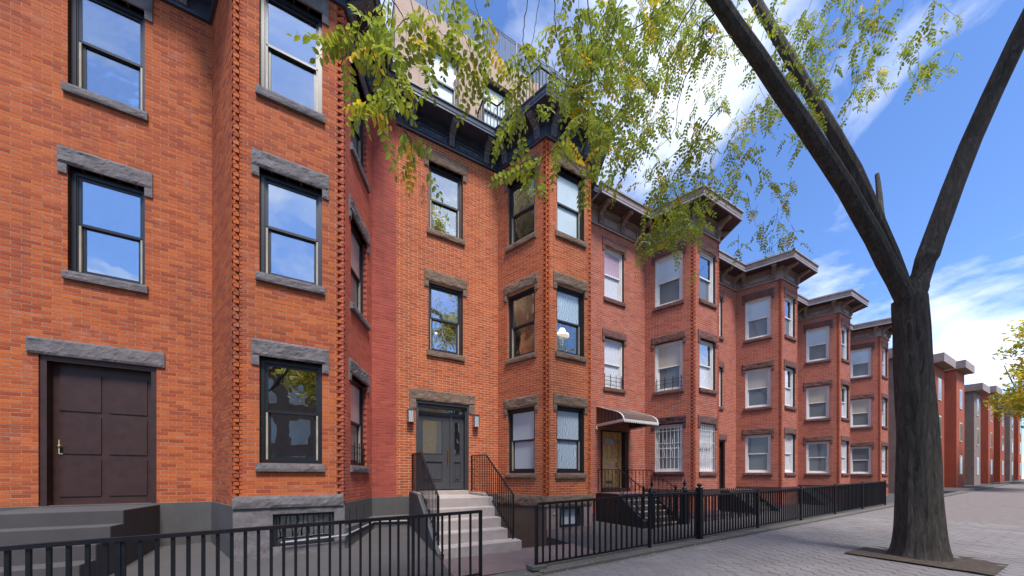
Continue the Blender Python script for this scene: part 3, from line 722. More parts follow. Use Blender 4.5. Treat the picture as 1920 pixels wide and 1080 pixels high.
# ---- lintel of the main door and the double door
f = fr['flat']; X0 = fp[0][0]
m = MB(); rock(f, m, 1.60 - X0, 3.392 - X0, 3.621, 3.91, .03, amp=.024, seed=50)
for a, b in ((1.60, 1.768), (3.222, 3.392)): rock(f, m, a - X0, b - X0, 3.385, 3.62, .028, amp=.016, seed=a)
m.build('lintel', 'stone', house)
m = MB()
m.box(1.772, 1.812, -.0, .30, 1.24, 3.618); m.box(3.178, 3.218, -.0, .30, 1.24, 3.618); m.box(1.812, 3.178, .0, .30, 3.55, 3.618)
m.box(1.812, 1.85, .06, .30, 1.24, 3.55); m.box(3.14, 3.178, .06, .30, 1.24, 3.55); m.box(1.85, 3.14, .06, .30, 3.50, 3.55)
m.box(1.85, 3.14, .17, .30, 3.28, 3.375); m.box(1.85, 3.14, .15, .17, 3.315, 3.345); m.box(2.735, 2.79, .17, .30, 1.27, 3.28)
fd = m.build('front_door', 'door', house)
def leaf(x0, x1, gx0, gx1, gz0, gz1, pz0, pz1, parent, name='door_leaf'):
    m = MB(); y0, y1 = .20, .245; z0, z1 = 1.27, 3.275
    for a, b, c, d in ((x0, gx0, z0, z1), (gx1, x1, z0, z1), (gx0, gx1, gz1, z1), (gx0, gx1, pz1, gz0), (gx0, gx1, z0, pz0)): m.box(a, b, y0, y1, c, d)
    m.box(gx0, gx1, y0 + .018, y1, pz0, pz1)
    w = .014
    for k, (a, b, c, d) in enumerate(((gx0, gx1, gz0, gz1), (gx0, gx1, pz0, pz1))):
        m.box(a, a + w, y0 - .010, y0 + .03, c, d); m.box(b - w, b, y0 - .010, y0 + .03, c, d); m.box(a + w, b - w, y0 - .010, y0 + .03, c, c + w); m.box(a + w, b - w, y0 - .010, y0 + .03, d - w, d)
    m.box(gx0 + .05, gx1 - .05, y0 + .004, y0 + .02, pz0 + .06, pz1 - .06)
    o = m.build(name, 'door', parent)
    p = MB(); p.box(gx0 + .002, gx1 - .002, y0 + .025, y0 + .031, gz0 + .002, gz1 - .002); p.build('pane', 'glass_door', parent)
    return o
leaf(1.853, 2.732, 1.976, 2.53, 2.24, 3.158, 1.49, 2.04, fd); leaf(2.793, 3.138, 2.85, 3.05, 2.24, 3.158, 1.49, 2.04, fd)
m = MB(); m.box(1.852, 3.138, .225, .231, 3.376, 3.499); m.build('transom_pane', 'glass_door', fd)
m = MB(); m.box(2.652, 2.700, .192, .199, 1.92, 2.39); m.box(2.666, 2.686, .135, .155, 1.97, 2.33); m.box(2.668, 2.684, .155, .192, 2.00, 2.02); m.box(2.668, 2.684, .155, .192, 2.28, 2.30); m.build('pull_handle', 'brass', fd)
m = MB(); m.box(2.63, 2.72, .17, .30, 1.24, 1.24001); 
m = MB(); m.box(1.772, 3.218, -.02, .32, 1.10, 1.24); m.build('threshold', 'stoop', house)
m = MB(); m.box(1.772, 3.218, 1.3, 1.34, 1.0, 3.9); m.build('hall_wall', 'cream', house)
# simple doors of the houses at the margins
def plain_door(root, x0, x1, z0, z1, ws):
    m = MB(); m.box(x0 + .002, x0 + .08, .02, .3, z0, z1 - .002); m.box(x1 - .08, x1 - .002, .02, .3, z0, z1 - .002); m.box(x0 + .08, x1 - .08, .02, .3, z1 - .09, z1 - .002)
    d = m.build('front_door', 'dark_brown', root)
    m = MB(); m.box(x0 + .08, x1 - .08, .16, .20, z0, z1 - .09)
    for i in range(2):
        for j in range(3):
            a = x0 + .16 + i * (x1 - x0 - .24) / 2; b = a + (x1 - x0) / 2 - .22; c = z0 + .15 + j * (z1 - z0 - .3) / 3; m.box(a, b, .145, .16, c, c + (z1 - z0) / 3 - .2)
    m.build('door_leaf', 'dark_brown', d)
    m = MB(); m.lathe((x0 + .17, .11, z0 + 1.0), [(.015, 0), (.035, .02), (.035, .04), (.012, .06)], 8); m.box(x0 + .145, x0 + .195, .15, .162, z0 + .9, z0 + 1.15); m.build('door_handle', 'brass', d)
    f = F((x0 - .12, 0), (x1 + .12, 0)); m = MB(); rock(f, m, 0, f.L, z1 + .001, z1 + .28, .03, seed=x0); m.build('lintel', ws, root)
plain_door(lh, -4.48, -3.05, 1.12, 3.70, 'stone_left')
for h, f_, fr_, ox in FAR: plain_door(h, 1.88 + ox, 3.23 + ox, 1.0, 3.28, 'stone_right')

# ---- tan door with 298 under the awning
m = MB(); m.box(8.133, 8.20, -.012, .36, 1.20, 3.278); m.box(9.30, 9.477, -.012, .36, 1.20, 3.278); m.box(8.20, 9.30, -.012, .36, 3.24, 3.278); m.box(8.133, 9.477, -.10, .36, 1.04, 1.20)
dr = m.build('front_door', 'dark_brown', rh)
m = MB(); m.box(8.20, 8.365, .23, .36, 1.2, 3.24); m.box(9.205, 9.30, .16, .36, 1.2, 3.24); m.box(8.365, 9.205, .16, .36, 3.185, 3.24); m.build('door_frame', 'door_tan', dr)
m = MB(); y0 = .27; m.box(8.37, 9.20, y0, y0 + .045, 1.215, 3.18)
cx = 8.785
for c, d in ((1.36, 1.86), (2.28, 2.78)):
    for i in range(3):
        a = 8.47 + i * .225; w = .014; b = a + .17
        m.box(a, a + w, y0 - .012, y0, c, d); m.box(b - w, b, y0 - .012, y0, c, d); m.box(a + w, b - w, y0 - .012, y0, c, c + w); m.box(a + w, b - w, y0 - .012, y0, d - w, d); m.box(a + .035, b - .035, y0 - .008, y0, c + .035, d - .035)
leafo = m.build('door_leaf', 'door_tan', dr)
m = MB(); arc = [(cx + .255 * math.cos(R(a)), 2.815 + .215 * math.sin(R(a))) for a in range(0, 181, 12)]
m.poly([(x, y0 - .006, z) for x, z in arc]); m.build('fan_window', 'paleblue', dr)
m = MB(); rim = [(cx + .27 * math.cos(R(a)), y0 - .008, 2.81 + .23 * math.sin(R(a))) for a in range(0, 181, 12)]; m.tube(rim, .014, seg=6); m.bar((cx - .28, y0 - .008, 2.808), (cx + .28, y0 - .008, 2.808), .02, .02)
for a in (35, 90, 145): m.bar((cx, y0 - .01, 2.815), (cx + .25 * math.cos(R(a)), y0 - .01, 2.815 + .21 * math.sin(R(a))), .008, .008)
m.build('fan_frame', 'door_tan', dr)
def text_mesh(s, size, depth, mat, name, parent, loc, rot=(R(90), 0, 0), italic=0, bold=0):
    c = bpy.data.curves.new('t', 'FONT'); c.body = s; c.size = size; c.extrude = depth; c.align_x = 'CENTER'; c.shear = italic; c.offset = bold; c.space_character = 1.1
    t = bpy.data.objects.new('t', c); COL.objects.link(t); bpy.context.view_layer.update()
    me = bpy.data.meshes.new_from_object(t.evaluated_get(bpy.context.evaluated_depsgraph_get())); bpy.data.objects.remove(t); bpy.data.curves.remove(c)
    me.materials.clear(); me.materials.append(M[mat]); o = link(name, me, parent, loc); o.rotation_euler = rot; return o
text_mesh('298', .20, .004, 'trim_white', 'house_number', dr, (cx, y0 - .014, 1.995), bold=.003)
m = MB(); m.box(cx - .15, cx + .15, y0 - .02, y0, 1.37, 1.47); m.build('mail_slot', 'steel', dr)
m = MB(); m.lathe((9.13, y0 - .03, 2.32), [(.03, -.02), (.035, 0), (.02, .02)], 8); m.box(9.10, 9.16, y0 - .015, y0, 1.98, 2.14); m.tube([(9.13, y0 - .02, 2.0), (9.13, y0 - .07, 1.98), (9.07, y0 - .07, 1.98)], .014); m.tube([(9.13, y0, 1.80), (9.13, y0 - .06, 1.80)], .03, seg=8); m.build('door_handle', 'steel', dr)
m = MB(); m.box(9.40, 9.45, .10, .13, 2.30, 2.52); m.build('doorbell', 'brass', dr)
m = MB(); m.box(8.133, 9.477, 1.4, 1.44, 1.0, 3.5); m.build('hall_wall', 'wood_in', rh)

# ---- penthouse
PY = .35; PX0, PX1, PZ0, PZ1 = 1.30, 7.45, 11.10, 14.42
wA = (2.15, 3.045, 11.95, 13.66); wB = (3.775, 4.70, 11.95, 13.60); wC = (5.6, 6.5, 11.95, 13.60)
hp = [w for w in (wA, wB, wC)]
m = MB(); fpw = F((PX0, PY), (PX1, PY)); backing(fpw, m, PZ0, PZ1 - .02, [(a - PX0, b - PX0, c, d) for a, b, c, d in hp], 0, 0, depth=.2); m.box(PX0, PX0 + .2, PY + .2, 6, PZ0, PZ1 - .02); m.box(PX1 - .2, PX1, PY + .2, 6, PZ0, PZ1 - .02)
m.box(PX0, PX1, PY + .2, 6, PZ1 - .25, PZ1 - .021)
pw = m.build('penthouse_wall', 'pent', house)
rows = [11.11, 11.86, 12.60, 13.09, 13.58, 14.0, 14.42]
for j in range(len(rows) - 1):
    off = .62 if j % 2 else 0.0; x = PX0 - off
    while x < PX1:
        a, b = max(x, PX0), min(x + 1.24, PX1); rs = [(a + .003, b - .003, rows[j] + .003, rows[j + 1] - .003)]
        for h in hp: rs = [q for r in rs for q in subtract(r, h)]
        for r in rs:
            if r[1] - r[0] > .03 and r[3] - r[2] > .03:
                q = MB(); q.box(r[0], r[1], PY - .018 + random.uniform(-.001, .001), PY + .011, r[2], r[3]); q.build('stone_panel', 'pent', pw)
        x += 1.24
for i, (a, b, c, d) in enumerate(hp):
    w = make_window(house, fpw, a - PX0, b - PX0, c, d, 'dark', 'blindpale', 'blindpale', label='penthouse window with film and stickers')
    m = MB(); cxw, czw = a + .50, d - .13 - .17
    m.poly([(cxw + .15 * math.cos(R(t)), PY + .125, czw + .105 * math.sin(R(t))) for t in range(0, 360, 15)]); m.build('sticker', 'sticker', w)
    text_mesh('Pella', .13, .001, 'sticker_text', 'sticker_print', w, (cxw, PY + .122, czw - .035), italic=.3)
    m = MB(); m.box(a + .16, a + .26, PY + .123, PY + .127, d - .34, d - .20); m.build('paper_label', 'paper', w)
for (x, z, y) in ((2.93, 13.10, .42), (4.27, 13.12, .42)):
    m = MB(); m.lathe((x, y + .0, z - .035), [(.006, 0), (.028, .012), (.036, .035), (.028, .06), (.006, .07)], 12)
    o = m.build('globe_lamp', 'bulb', label='small warm globe lamp glowing behind the %s penthouse window' % ('left' if x < 3 else 'middle'), cat='lamp', org=(x, y, z), smooth=True)
# glass balustrade on the penthouse roof
t = thing('glass_balustrade', (4.3, .45, PZ1), 'glass and steel rod balustrade along the penthouse roof edge', 'railing')
for x in [1.34 + i * 1.21 for i in range(6)]:
    m = MB(); m.box(x, x + .04, .43, .47, PZ1 - .02, PZ1 + 1.0); m.build('post', 'cornice_grey', t)
for i in range(5):
    a = 1.34 + i * 1.21 + .05; m = MB(); m.box(a, a + 1.15, .446, .452, PZ1 + .05, PZ1 + .92); m.build('glass_panel', 'glass_soft', t)
rod = MB(); rod.tube([(0, 0, 0), (0, 0, .96)], .006, seg=5); rme = rod.mesh('rod', 'cornice_grey')
for i in range(31): link('rod', rme, t, (1.40 + i * .2, .44, PZ1 - .01))
for zz in (.93, 1.0):
    m = MB(); m.tube([(1.32, .45, PZ1 + zz), (7.42, .45, PZ1 + zz)], .014, seg=6); m.build('top_rail', 'cornice_grey', t)
# terrace railing above the cornice
def railing(name, label, pts, drop, spacing, mat='black', rail=(.04, .012), bar=.016, group=None, cat='railing', posts=(), lower=.09, post_w=.03, post_drop=None, base=None):
    t = thing(name, (pts[0][0], pts[0][1], pts[0][2] - drop), label, cat, group)
    P = [Vector(p) for p in pts]
    for nm, dz in (('top_rail', 0), ('bottom_rail', -drop + lower)):
        m = MB()
        for a, b in zip(P, P[1:]): m.bar(a + Vector((0, 0, dz)), b + Vector((0, 0, dz)), rail[0], rail[1] * (1.6 if dz == 0 else 1))
        m.build(nm, mat, t)
    for a, b in zip(P, P[1:]):
        h = Vector((b.x - a.x, b.y - a.y, 0)); n = max(1, int(h.length / spacing + .5))
        for i in range(n):
            q = a.lerp(b, (i + .0) / n) if i else a
            if i == 0: continue
            m = MB(); m.bar(q + Vector((0, 0, -drop + lower)), q, bar, bar); m.build('bar', mat, t)
    for i in (range(len(P)) if posts == 'all' else posts):
        q = P[i]; m = MB(); m.bar(q + Vector((0, 0, -(post_drop or drop))), q + Vector((0, 0, .012)), post_w, post_w); m.build('post', mat, t)
    return t
TZ = 12.33
railing('terrace_railing', 'black metal railing on top of the black cornice', [(3.62, .32, TZ), (3.62, -.12, TZ), (4.05, -.12, TZ), (4.60, -1.50, TZ - .06), (6.45, -1.50, TZ - .06), (7.05, -.12, TZ), (7.45, -.12, TZ)], 1.14, .105, posts='all')

# ---- main stoop
def stoop(name, label, x0, x1, yl, zl_, n, rise, run, mat, group=None, z_under=-.5, flare=0.0, nos=None):
    t = thing(name, ((x0 + x1) / 2, yl, 0), label, 'steps', group)
    def blk(nm, a, b, c, d, e, f_):
        m = MB(); m.box(a, b, c, d, e, f_)
        o = m.build(nm, mat, t); md = o.modifiers.new('bevel', 'BEVEL'); md.width = .014; md.segments = 3; return o
    blk('landing', x0, x1, yl, -.002, z_under, zl_)
    for i in range(1, n):
        z = zl_ - rise * i; fl = flare if i == n - 1 else 0
        blk('step', x0, x1 + fl, yl - run * i, yl - run * (i - 1) - .0005, z_under, z)
        if nos:
            for q in range(nos[0]):
                a = x0 + .02 + q * nos[1]; m = MB(); m.box(a, min(a + nos[1] * .78, x1 - .01), yl - run * i - .003, yl - run * i + .018, z - .030, z + .003); m.build('nosing_strip', nos[2], t)
    return t
st = stoop('stoop', 'beige concrete steps up to the grey double doors', 1.72, 3.23, -1.38, 1.13, 5, .21, .33, 'stoop', flare=.16)
m = MB(); prof = [(.0, -.4), (.0, 1.25), (-1.0, 1.20), (-2.47, .32), (-2.72, .20), (-2.72, -.4)]
for xa in (1.60,):
    A = [(xa, y, z) for y, z in prof]; B = [(xa + .118, y, z) for y, z in prof]; m.poly(A); m.poly(B[::-1])
    for i in range(len(prof)): j = (i + 1) % len(prof); m.poly([A[j], A[i], B[i], B[j]])
o = m.build('cheek_wall', 'grey_render', st)
m = MB(); pr2 = [(.0, 1.252), (-1.0, 1.202), (-2.47, .322), (-2.72, .202)]
rows = [[(1.675, y, z), (1.722, y, z), (1.722, y, z - .08), (1.675, y, z - .08)] for y, z in pr2]; m.grid(rows, True); m.poly(rows[-1]); m.build('cheek_coping', 'stoop', st)
m = MB(); m.box(3.232, 3.36, -1.04, -.003, -.5, 1.20); m.box(3.232, 3.34, -1.40, -1.041, -.5, 1.13); o = m.build('kerb_stone', 'stoop', st); md = o.modifiers.new('bevel', 'BEVEL'); md.width = .02; md.segments = 3
pts = lambda x: [(x, -.01, 2.205), (x, -1.03, 2.18), (x, -2.48, 1.235)]
def stoop_rail(x, label, drop0=.93, low=.06):
    t = thing('stair_railing', (x, -.02, 1.2), label, 'railing', 'black railings of the beige stoop')
    P = [Vector(p) for p in pts(x)]
    m = MB(); m.bar(P[0], P[1], .036, .022); m.bar(P[1] + Vector((0, .01, 0)), P[2], .036, .022); m.build('top_rail', 'black', t)
    m = MB(); lo = [p + Vector((0, 0, -drop0)) for p in P]; m.bar(lo[0], lo[1], .022, .012); m.bar(lo[1], lo[2] + Vector((0, 0, .1)), .022, .012); m.build('bottom_rail', 'black', t)
    for a, b, n in ((0, 1, 9), (1, 2, 13)):
        for i in range(n + 1):
            if (a == 1 and i == 0) or (a == 0 and i == 0): continue
            q = P[a].lerp(P[b], i / n)
            if a == 1 and i == n: continue
            m = MB(); m.bar(q + Vector((0, 0, -drop0)), q, .015, .015); m.build('bar', 'black', t)
    m = MB(); m.bar(P[0] + Vector((0, 0, -.98)), P[0], .03, .03); m.build('post', 'black', t)
    m = MB(); m.bar(P[2] + Vector((0, 0, -.96)), P[2] + Vector((0, 0, .012)), .032, .032); m.build('post', 'black', t)
stoop_rail(1.68, 'left-hand black stair railing of the beige stoop, above the grey cheek wall')
stoop_rail(3.30, 'right-hand black stair railing of the beige stoop, nearer the bay')
# wall lanterns
for x0, x1, z0, z1, w_ in ((1.548, 1.70, 3.02, 3.33, 'left'), (3.335, 3.485, 3.02, 3.33, 'right')):
    t = thing('wall_lantern', ((x0 + x1) / 2, -.01, z0), 'polished metal and glass box lantern on the brick, %s of the grey double doors' % w_, 'lantern', 'lanterns beside the grey double doors')
    m = MB(); m.box(x0 + .02, x1 - .02, -.02, 0.01, z0 + .02, z1 - .02); m.build('back_plate', 'steel', t)
    m = MB()
    for a in (x0, x1 - .014):
        for b in (-.13, -.035): m.box(a - .004, a + .018, b - .004, b + .018, z0, z1)
    m.box(x0 - .006, x1 + .006, -.14, -.012, z1, z1 + .02); m.box(x0 - .006, x1 + .006, -.14, -.012, z0 - .014, z0); m.box(x0 + .03, x1 - .03, -.11, -.04, z1 + .02, z1 + .032); m.build('cage', 'steel', t)
    m = MB(); m.box(x0 + .008, x1 - .008, -.124, -.118, z0 + .001, z1 - .001); m.box(x0 + .003, x0 + .007, -.115, -.04, z0 + .001, z1 - .001); m.box(x1 - .007, x1 - .003, -.115, -.04, z0 + .001, z1 - .001); m.build('glass_panel', 'lantern', t)
    m = MB(); m.box(x0 + .055, x1 - .055, -.10, -.06, z0 + .05, z1 - .08); m.build('lamp_holder', 'paper', t)
# lamps inside, and hidden fill lights
m = MB(); m.lathe((2.62, 1.2, 5.95), [(.006, 0), (.026, .012), (.034, .033), (.026, .055), (.006, .066)], 10); m.build('bare_bulb', 'bulb', label='glowing ceiling bulb seen through the second-floor window over the doors', cat='lamp', org=(2.62, 1.2, 5.95), smooth=True)
m = MB(); m.lathe((2.55, .9, 8.55), [(.006, 0), (.026, .012), (.034, .033), (.026, .055), (.006, .066)], 10); m.build('bare_bulb', 'bulb', label='glowing bulb seen low in the third-floor window over the doors', cat='lamp', org=(2.55, .9, 8.55), smooth=True)
for (nm_, x_, y_, z_, e_) in (('room_fill_light', 1.62, .8, 6.6, 22), ('room_fill_light', 1.62, .8, 9.9, 22), ('room_fill_light', 4.42, .75, 6.6, 60), ('room_fill_light', 4.42, .75, 9.9, 60)):  # added lights, kept out of view, to brighten the rooms
    ld = bpy.data.lights.new(nm_, 'POINT'); ld.energy = e_; ld.color = (1, .84, .62); ld.shadow_soft_size = .12; lo = bpy.data.objects.new(nm_, ld); COL.objects.link(lo); lo.location = (x_, y_, z_)
t = thing('umbrella_lamp', (5.52, -1.30, 5.0), 'pale umbrella-shaped lamp glowing behind the patterned second-floor bay window', 'lamp')
m = MB(); m.lathe((5.46, BAY * -1 + .215, 5.50), [(.22, .0), (.20, .06), (.12, .11), (.10, .115), (.12, .16), (.08, .22), (.012, .25)], 20)
for p_ in (0,): m.build('lamp_shade', 'shade_lamp', t, smooth=True)
m = MB(); m.tube([(5.46, -BAY + .215, 5.05), (5.46, -BAY + .215, 5.62)], .009); m.build('lamp_stem', 'frame_black', t)

# ------------------------------------------------------------------ awning over the tan door
ax0, ax1 = 7.93, 9.56
aw = thing('awning', (ax0, 0, 3.4), 'brown slatted metal awning with white scalloped edge over the tan door', 'awning')
prof = [(-.006, 4.06), (-.27, 3.965), (-.54, 3.865), (-.80, 3.775), (-.98, 3.70), (-1.12, 3.61), (-1.20, 3.51), (-1.22, 3.42)]
cp = curved([(0, y, z) for y, z in prof], 3); cp = [(p.y, p.z) for p in cp]
for i in range(len(cp) - 1):
    (ya, za), (yb, zb_) = cp[i], cp[i + 1]; s = .012 if i % 2 else 0
    yb, zb_ = yb + (ya - yb) * .26, zb_ + (za - zb_) * .26
    m = MB(); m.hexa([(ax0 + .03, yb, zb_ - .008 - s), (ax1 - .03, yb, zb_ - .008 - s), (ax1 - .03, ya, za - .008 - s), (ax0 + .03, ya, za - .008 - s), (ax0 + .03, yb, zb_ + .004 - s), (ax1 - .03, yb, zb_ + .004 - s), (ax1 - .03, ya, za + .004 - s), (ax0 + .03, ya, za + .004 - s)])
    o = m.build('top_slat', 'awning_top' if i < len(cp) - 9 else 'awning', aw)
def aw_top(y):
    for (ya, za), (yb, zb_) in zip(cp, cp[1:]):
        if yb <= y <= ya: return za + (zb_ - za) * (ya - y) / max(1e-6, ya - yb)
    return cp[-1][1]
ns = 15
for sx_ in (ax0, ax1 - .03):
    for i in range(ns):
        ya = -1.19 * i / ns - .008; yb = ya - 1.19 / ns * .62; d = .010 if i % 2 else 0
        m = MB(); m.hexa([(sx_ + d, yb, 3.405), (sx_ + .012 + d, yb, 3.405), (sx_ + .012 + d, ya, 3.405), (sx_ + d, ya, 3.405), (sx_ + d, yb, aw_top(yb) - .02), (sx_ + .012 + d, yb, aw_top(yb) - .02), (sx_ + .012 + d, ya, aw_top(ya) - .02), (sx_ + d, ya, aw_top(ya) - .02)]); m.build('side_slat', 'awning', aw)
    m = MB(); m.box(sx_ + .013, sx_ + .016, -1.19, -.006, 3.405, 3.46); m.poly([(sx_ + .0235, y, z - .025) for y, z in cp] + [(sx_ + .0235, -1.19, 3.405), (sx_ + .0235, -.006, 3.405)]); m.build('side_backing', 'dark_brown', aw)
for x in (ax0 - .012, ax1 - .045):
    m = MB(); rows = [[(x, y, z + .012), (x + .055, y, z + .012), (x + .055, y, z - .012), (x, y, z - .012)] for y, z in cp]; m.grid(rows, True); m.poly(rows[0]); m.poly(rows[-1]); m.build('edge_trim', 'trim_white', aw)
m = MB(); m.grid([[(ax0 + .02, y, z - .035) for y, z in cp], [(ax1 - .02, y, z - .035) for y, z in cp]]); m.build('top_backing', 'dark_brown', aw)
def scallop(a, b, n, mat='trim_white'):
    m = MB(); A, B = Vector(a), Vector(b); nn = n * 6; top = []; bot = []
    for i in range(nn + 1):
        p = A.lerp(B, i / nn); top.append((p.x, p.y, p.z + .045)); bot.append((p.x, p.y, p.z - .010 - .055 * abs(math.sin(math.pi * i / 6))))
    m.grid([top, bot]); o = m.build('scalloped_valance', mat, aw); md = o.modifiers.new('solid', 'SOLIDIFY'); md.thickness = .006
scallop((ax0 - .01, -1.228, 3.405), (ax1 + .01, -1.228, 3.405), 17); scallop((ax0 - .012, -.01, 3.395), (ax0 - .012, -1.22, 3.405), 12); scallop((ax1 + .012, -.01, 3.395), (ax1 + .012, -1.22, 3.405), 12)
m = MB(); m.tube([(ax0 + .01, -.02, 3.40), (ax0 - .05, -.05, 3.29), (ax0 - .02, -.09, 3.25)], .012); m.lathe((8.95, .05, 3.29), [(.02, -.03), (.05, 0), (.03, .03)], 8); m.build('bracket_lamp', 'trim_white', aw)

# ------------------------------------------------------------------ stoops of the right-hand houses
def right_stoop(ox, label, g=None):
    t = stoop('stoop', label, 7.97 - 6.25 + ox + .12, 9.50 - 6.25 + ox, -1.0, 1.03, 6, .165, .20, 'step_dark', group=g, z_under=-.3, nos=(5, .30, 'nosing') if ox < 7 else None)
    a = 7.90 - 6.25 + ox; b = a + .18
    for (x0, x1) in ((a, b), (9.502 - 6.25 + ox, 9.62 - 6.25 + ox)):
        m = MB(); pr = [(.0, -.3), (.0, 1.04), (-1.02, 1.04), (-2.02, .30), (-2.02, -.3)]
        A = [(x0, y, z) for y, z in pr]; B = [(x1, y, z) for y, z in pr]; m.poly(A); m.poly(B[::-1])
        for i in range(5): j = (i + 1) % 5; m.poly([A[j], A[i], B[i], B[j]])
        m.build('cheek_wall', 'black_cheek', t)
    m = MB(); m.box(a - .02, 9.64 - 6.25 + ox, -1.03, -.103, 1.041, 1.07); m.build('landing_slab', 'purple', t)
    return t
right_stoop(6.25, 'dark steps with pink nosings up to the tan door')
for i, (h, f_, fr_, ox) in enumerate(FAR): right_stoop(ox, ['dark steps of the row house just beyond the awning house', 'dark steps of the second row house beyond the awning', 'dark steps of the farthest row house'][i], 'stoops further along the row')
left_st = stoop('stoop', 'concrete steps to the door of the weathered house at the left edge', -4.53, -3.0, -1.2, 1.1, 5, .21, .33, 'yard_grey')
def ornate_rail(x, label):
    t = thing('stair_railing', (x, -.02, 1.07), label, 'railing', 'scrolled iron railings of the dark stoop')
    P = [Vector((x, -.02, 1.86)), Vector((x, -1.0, 1.84)), Vector((x, -1.93, 1.26))]
    m = MB(); m.bar(P[0], P[1], .034, .020); m.bar(P[1], P[2], .034, .020); m.build('top_rail', 'black', t)
    m = MB(); m.bar(P[0] - Vector((0, 0, .72)), P[1] - Vector((0, 0, .70)), .02, .012); m.bar(P[1] - Vector((0, 0, .70)), P[2] - Vector((0, 0, .72)), .02, .012); m.build('bottom_rail', 'black', t)
    for a, b, n in ((0, 1, 6), (1, 2, 6)):
        for i in range(n):
            q = P[a].lerp(P[b], i / n); m = MB()
            if i % 2 == 0: m.bar(q - Vector((0, 0, .74)), q, .016, .016)
            else:
                pts_ = [q - Vector((0, 0, .74 * (1 - s / 14))) + Vector((.0, .018 * math.sin(s * 1.6), 0)) for s in range(15)]; m.tube(pts_, .007, seg=5)
                for zc in (.10, .62):
                    m.tube([q + Vector((0, .035 * math.cos(R(a_)), -zc + .035 * math.sin(R(a_)))) for a_ in range(0, 331, 30)], .006, seg=4)
            m.build('bar', 'black', t)
    m = MB(); m.bar(P[2] - Vector((0, 0, 1.1)), P[2] + Vector((0, 0, .04)), .05, .05); m.lathe((P[2].x, P[2].y, P[2].z + .04), [(.02, 0), (.03, .02), (.022, .045), (.004, .06)], 8); m.build('post', 'black', t)
ornate_rail(7.99, 'scrolled black iron railing on the left of the dark stoop with pink nosings')
ornate_rail(9.47, 'scrolled black iron railing on the right of the dark stoop, below the white-grilled window')
def newel(x, y, label):
    t = thing('iron_newel', (x, y, .1), label, 'post', 'cast iron newels with spear finials')
    m = MB(); m.box(x - .055, x + .055, y - .055, y + .055, .05, 1.12); m.build('shaft', 'black', t)
    m = MB(); m.lathe((x, y, 1.12), [(.07, 0), (.10, .04), (.105, .08), (.07, .11), (.08, .14), (.04, .17), (.025, .20), (.04, .25), (.048, .29), (.035, .34), (.014, .38), (.02, .40), (.003, .45)], 14); m.build('finial', 'black', t, smooth=True)
newel(8.10, -2.13, 'cast iron newel with spear finial at the left foot of the dark stoop')
newel(9.62, -2.13, 'cast iron newel with spear finial at the right foot of the dark stoop')
def crest_fence(x0, x1, y, label):
    t = thing('iron_fence', (x0, y, .1), label, 'fence')
    for z in (.30, 1.02): m = MB(); m.bar((x0, y, z), (x1, y, z), .03, .02); m.build('rail', 'black', t)
    p = MB(); p.bar((0, 0, .08), (0, 0, 1.08), .016, .016); pm = p.mesh('picket', 'black')
    q = MB(); q.tube([(0.035 * math.cos(R(a)), 0, 1.11 + .035 * math.sin(R(a))) for a in range(-60, 241, 25)], .008, seg=4); q.tube([(-.03, 0, 1.15), (-.045, 0, 1.18), (-.02, 0, 1.2)], .007, seg=4); q.tube([(.03, 0, 1.15), (.045, 0, 1.18), (.02, 0, 1.2)], .007, seg=4); q.lathe((0, 0, 1.14), [(.006, 0), (.02, .03), (.003, .09)], 6)
    qm = q.mesh('fleur_tip', 'black'); n = int((x1 - x0) / .13)
    for i in range(n + 1):
        o = link('picket', pm, t, (x0 + (x1 - x0) * i / n, y, 0)); ORG[o.name] = Vector((x0 + (x1 - x0) * i / n, y, 0)); link('fleur_tip', qm, o, (0, 0, 0), world=False)
crest_fence(8.20, 9.52, -2.13, 'short run of fleur-topped iron fence between the two spear newels')
crest_fence(9.74, 14.2, -2.13, 'long fleur-topped iron fence in front of the pinkish bay')

# ------------------------------------------------------------------ street fences
def bar_fence(label, bars, posts, xa, xb, ztop, y=-4.0, gap=.10, bw=.028, name='metal_fence', post_top=.0, group=None, ball=()):
    t = thing(name, ((xa + xb) / 2, y, gz(xa)), label, 'fence', group)
    m = MB(); m.bar((xa, y, ztop(xa) - .02), (xb, y, ztop(xb) - .02), .062, .042); m.build('top_rail', 'black', t)
    m = MB(); m.bar((min(bars[0], xa), y, gz(xa) + gap), (max(bars[-1], xb), y, gz(xb) + gap), .035, .03); m.build('bottom_rail', 'black', t)
    b = MB(); b.box(-bw / 2, bw / 2, -bw / 2, bw / 2, -1, 0); bm_ = b.mesh('bar', 'black')
    for x in bars:
        o = link('bar', bm_, t, (x, y, ztop(x) - .035)); o.scale = (1, 1, ztop(x) - .035 - gz(x) - gap)
    for x, w, dz in posts:
        m = MB(); m.box(x - w / 2, x + w / 2, y - w / 2 - .003, y + w / 2 + .003, gz(x) - .05, ztop(x) + dz)
        if x in ball: m.lathe((x, y, ztop(x) + dz), [(.02, 0), (.02, .015), (.05, .04), (.055, .065), (.04, .09), (.01, .105)], 12)
        m.build('post', 'black', t)
    return t
ZLt = lambda x: 1.068 + .021 * (x + .2)
lb = [-.096, .018, .126, .249, .361, .482, .608, .715, .847, .986, 1.097, 1.20, 1.32, 1.428, 1.581, 1.752]
lb = [-.096 - .118 * i for i in range(50, 0, -1)] + lb
bar_fence('black metal bar fence in front of the left yard and the stoop', lb, [(1.915, .042, -.002), (.91, .036, -.02), (-1.9, .04, .0), (-4.6, .04, 0)], -6.0, 1.935, ZLt)
ZRt = lambda x: 1.185 + .027 * (x - 2.94)
rb = [3.057 + .1416 * i for i in range(18)]
bar_fence('black metal bar fence in front of the bay, just right of the open gateway', rb, [(2.925, .045, -.045), (5.70, .05, .02)], 2.965, 5.72, ZRt)
ZR2 = lambda x: 1.262 + .004 * (x - 5.9)
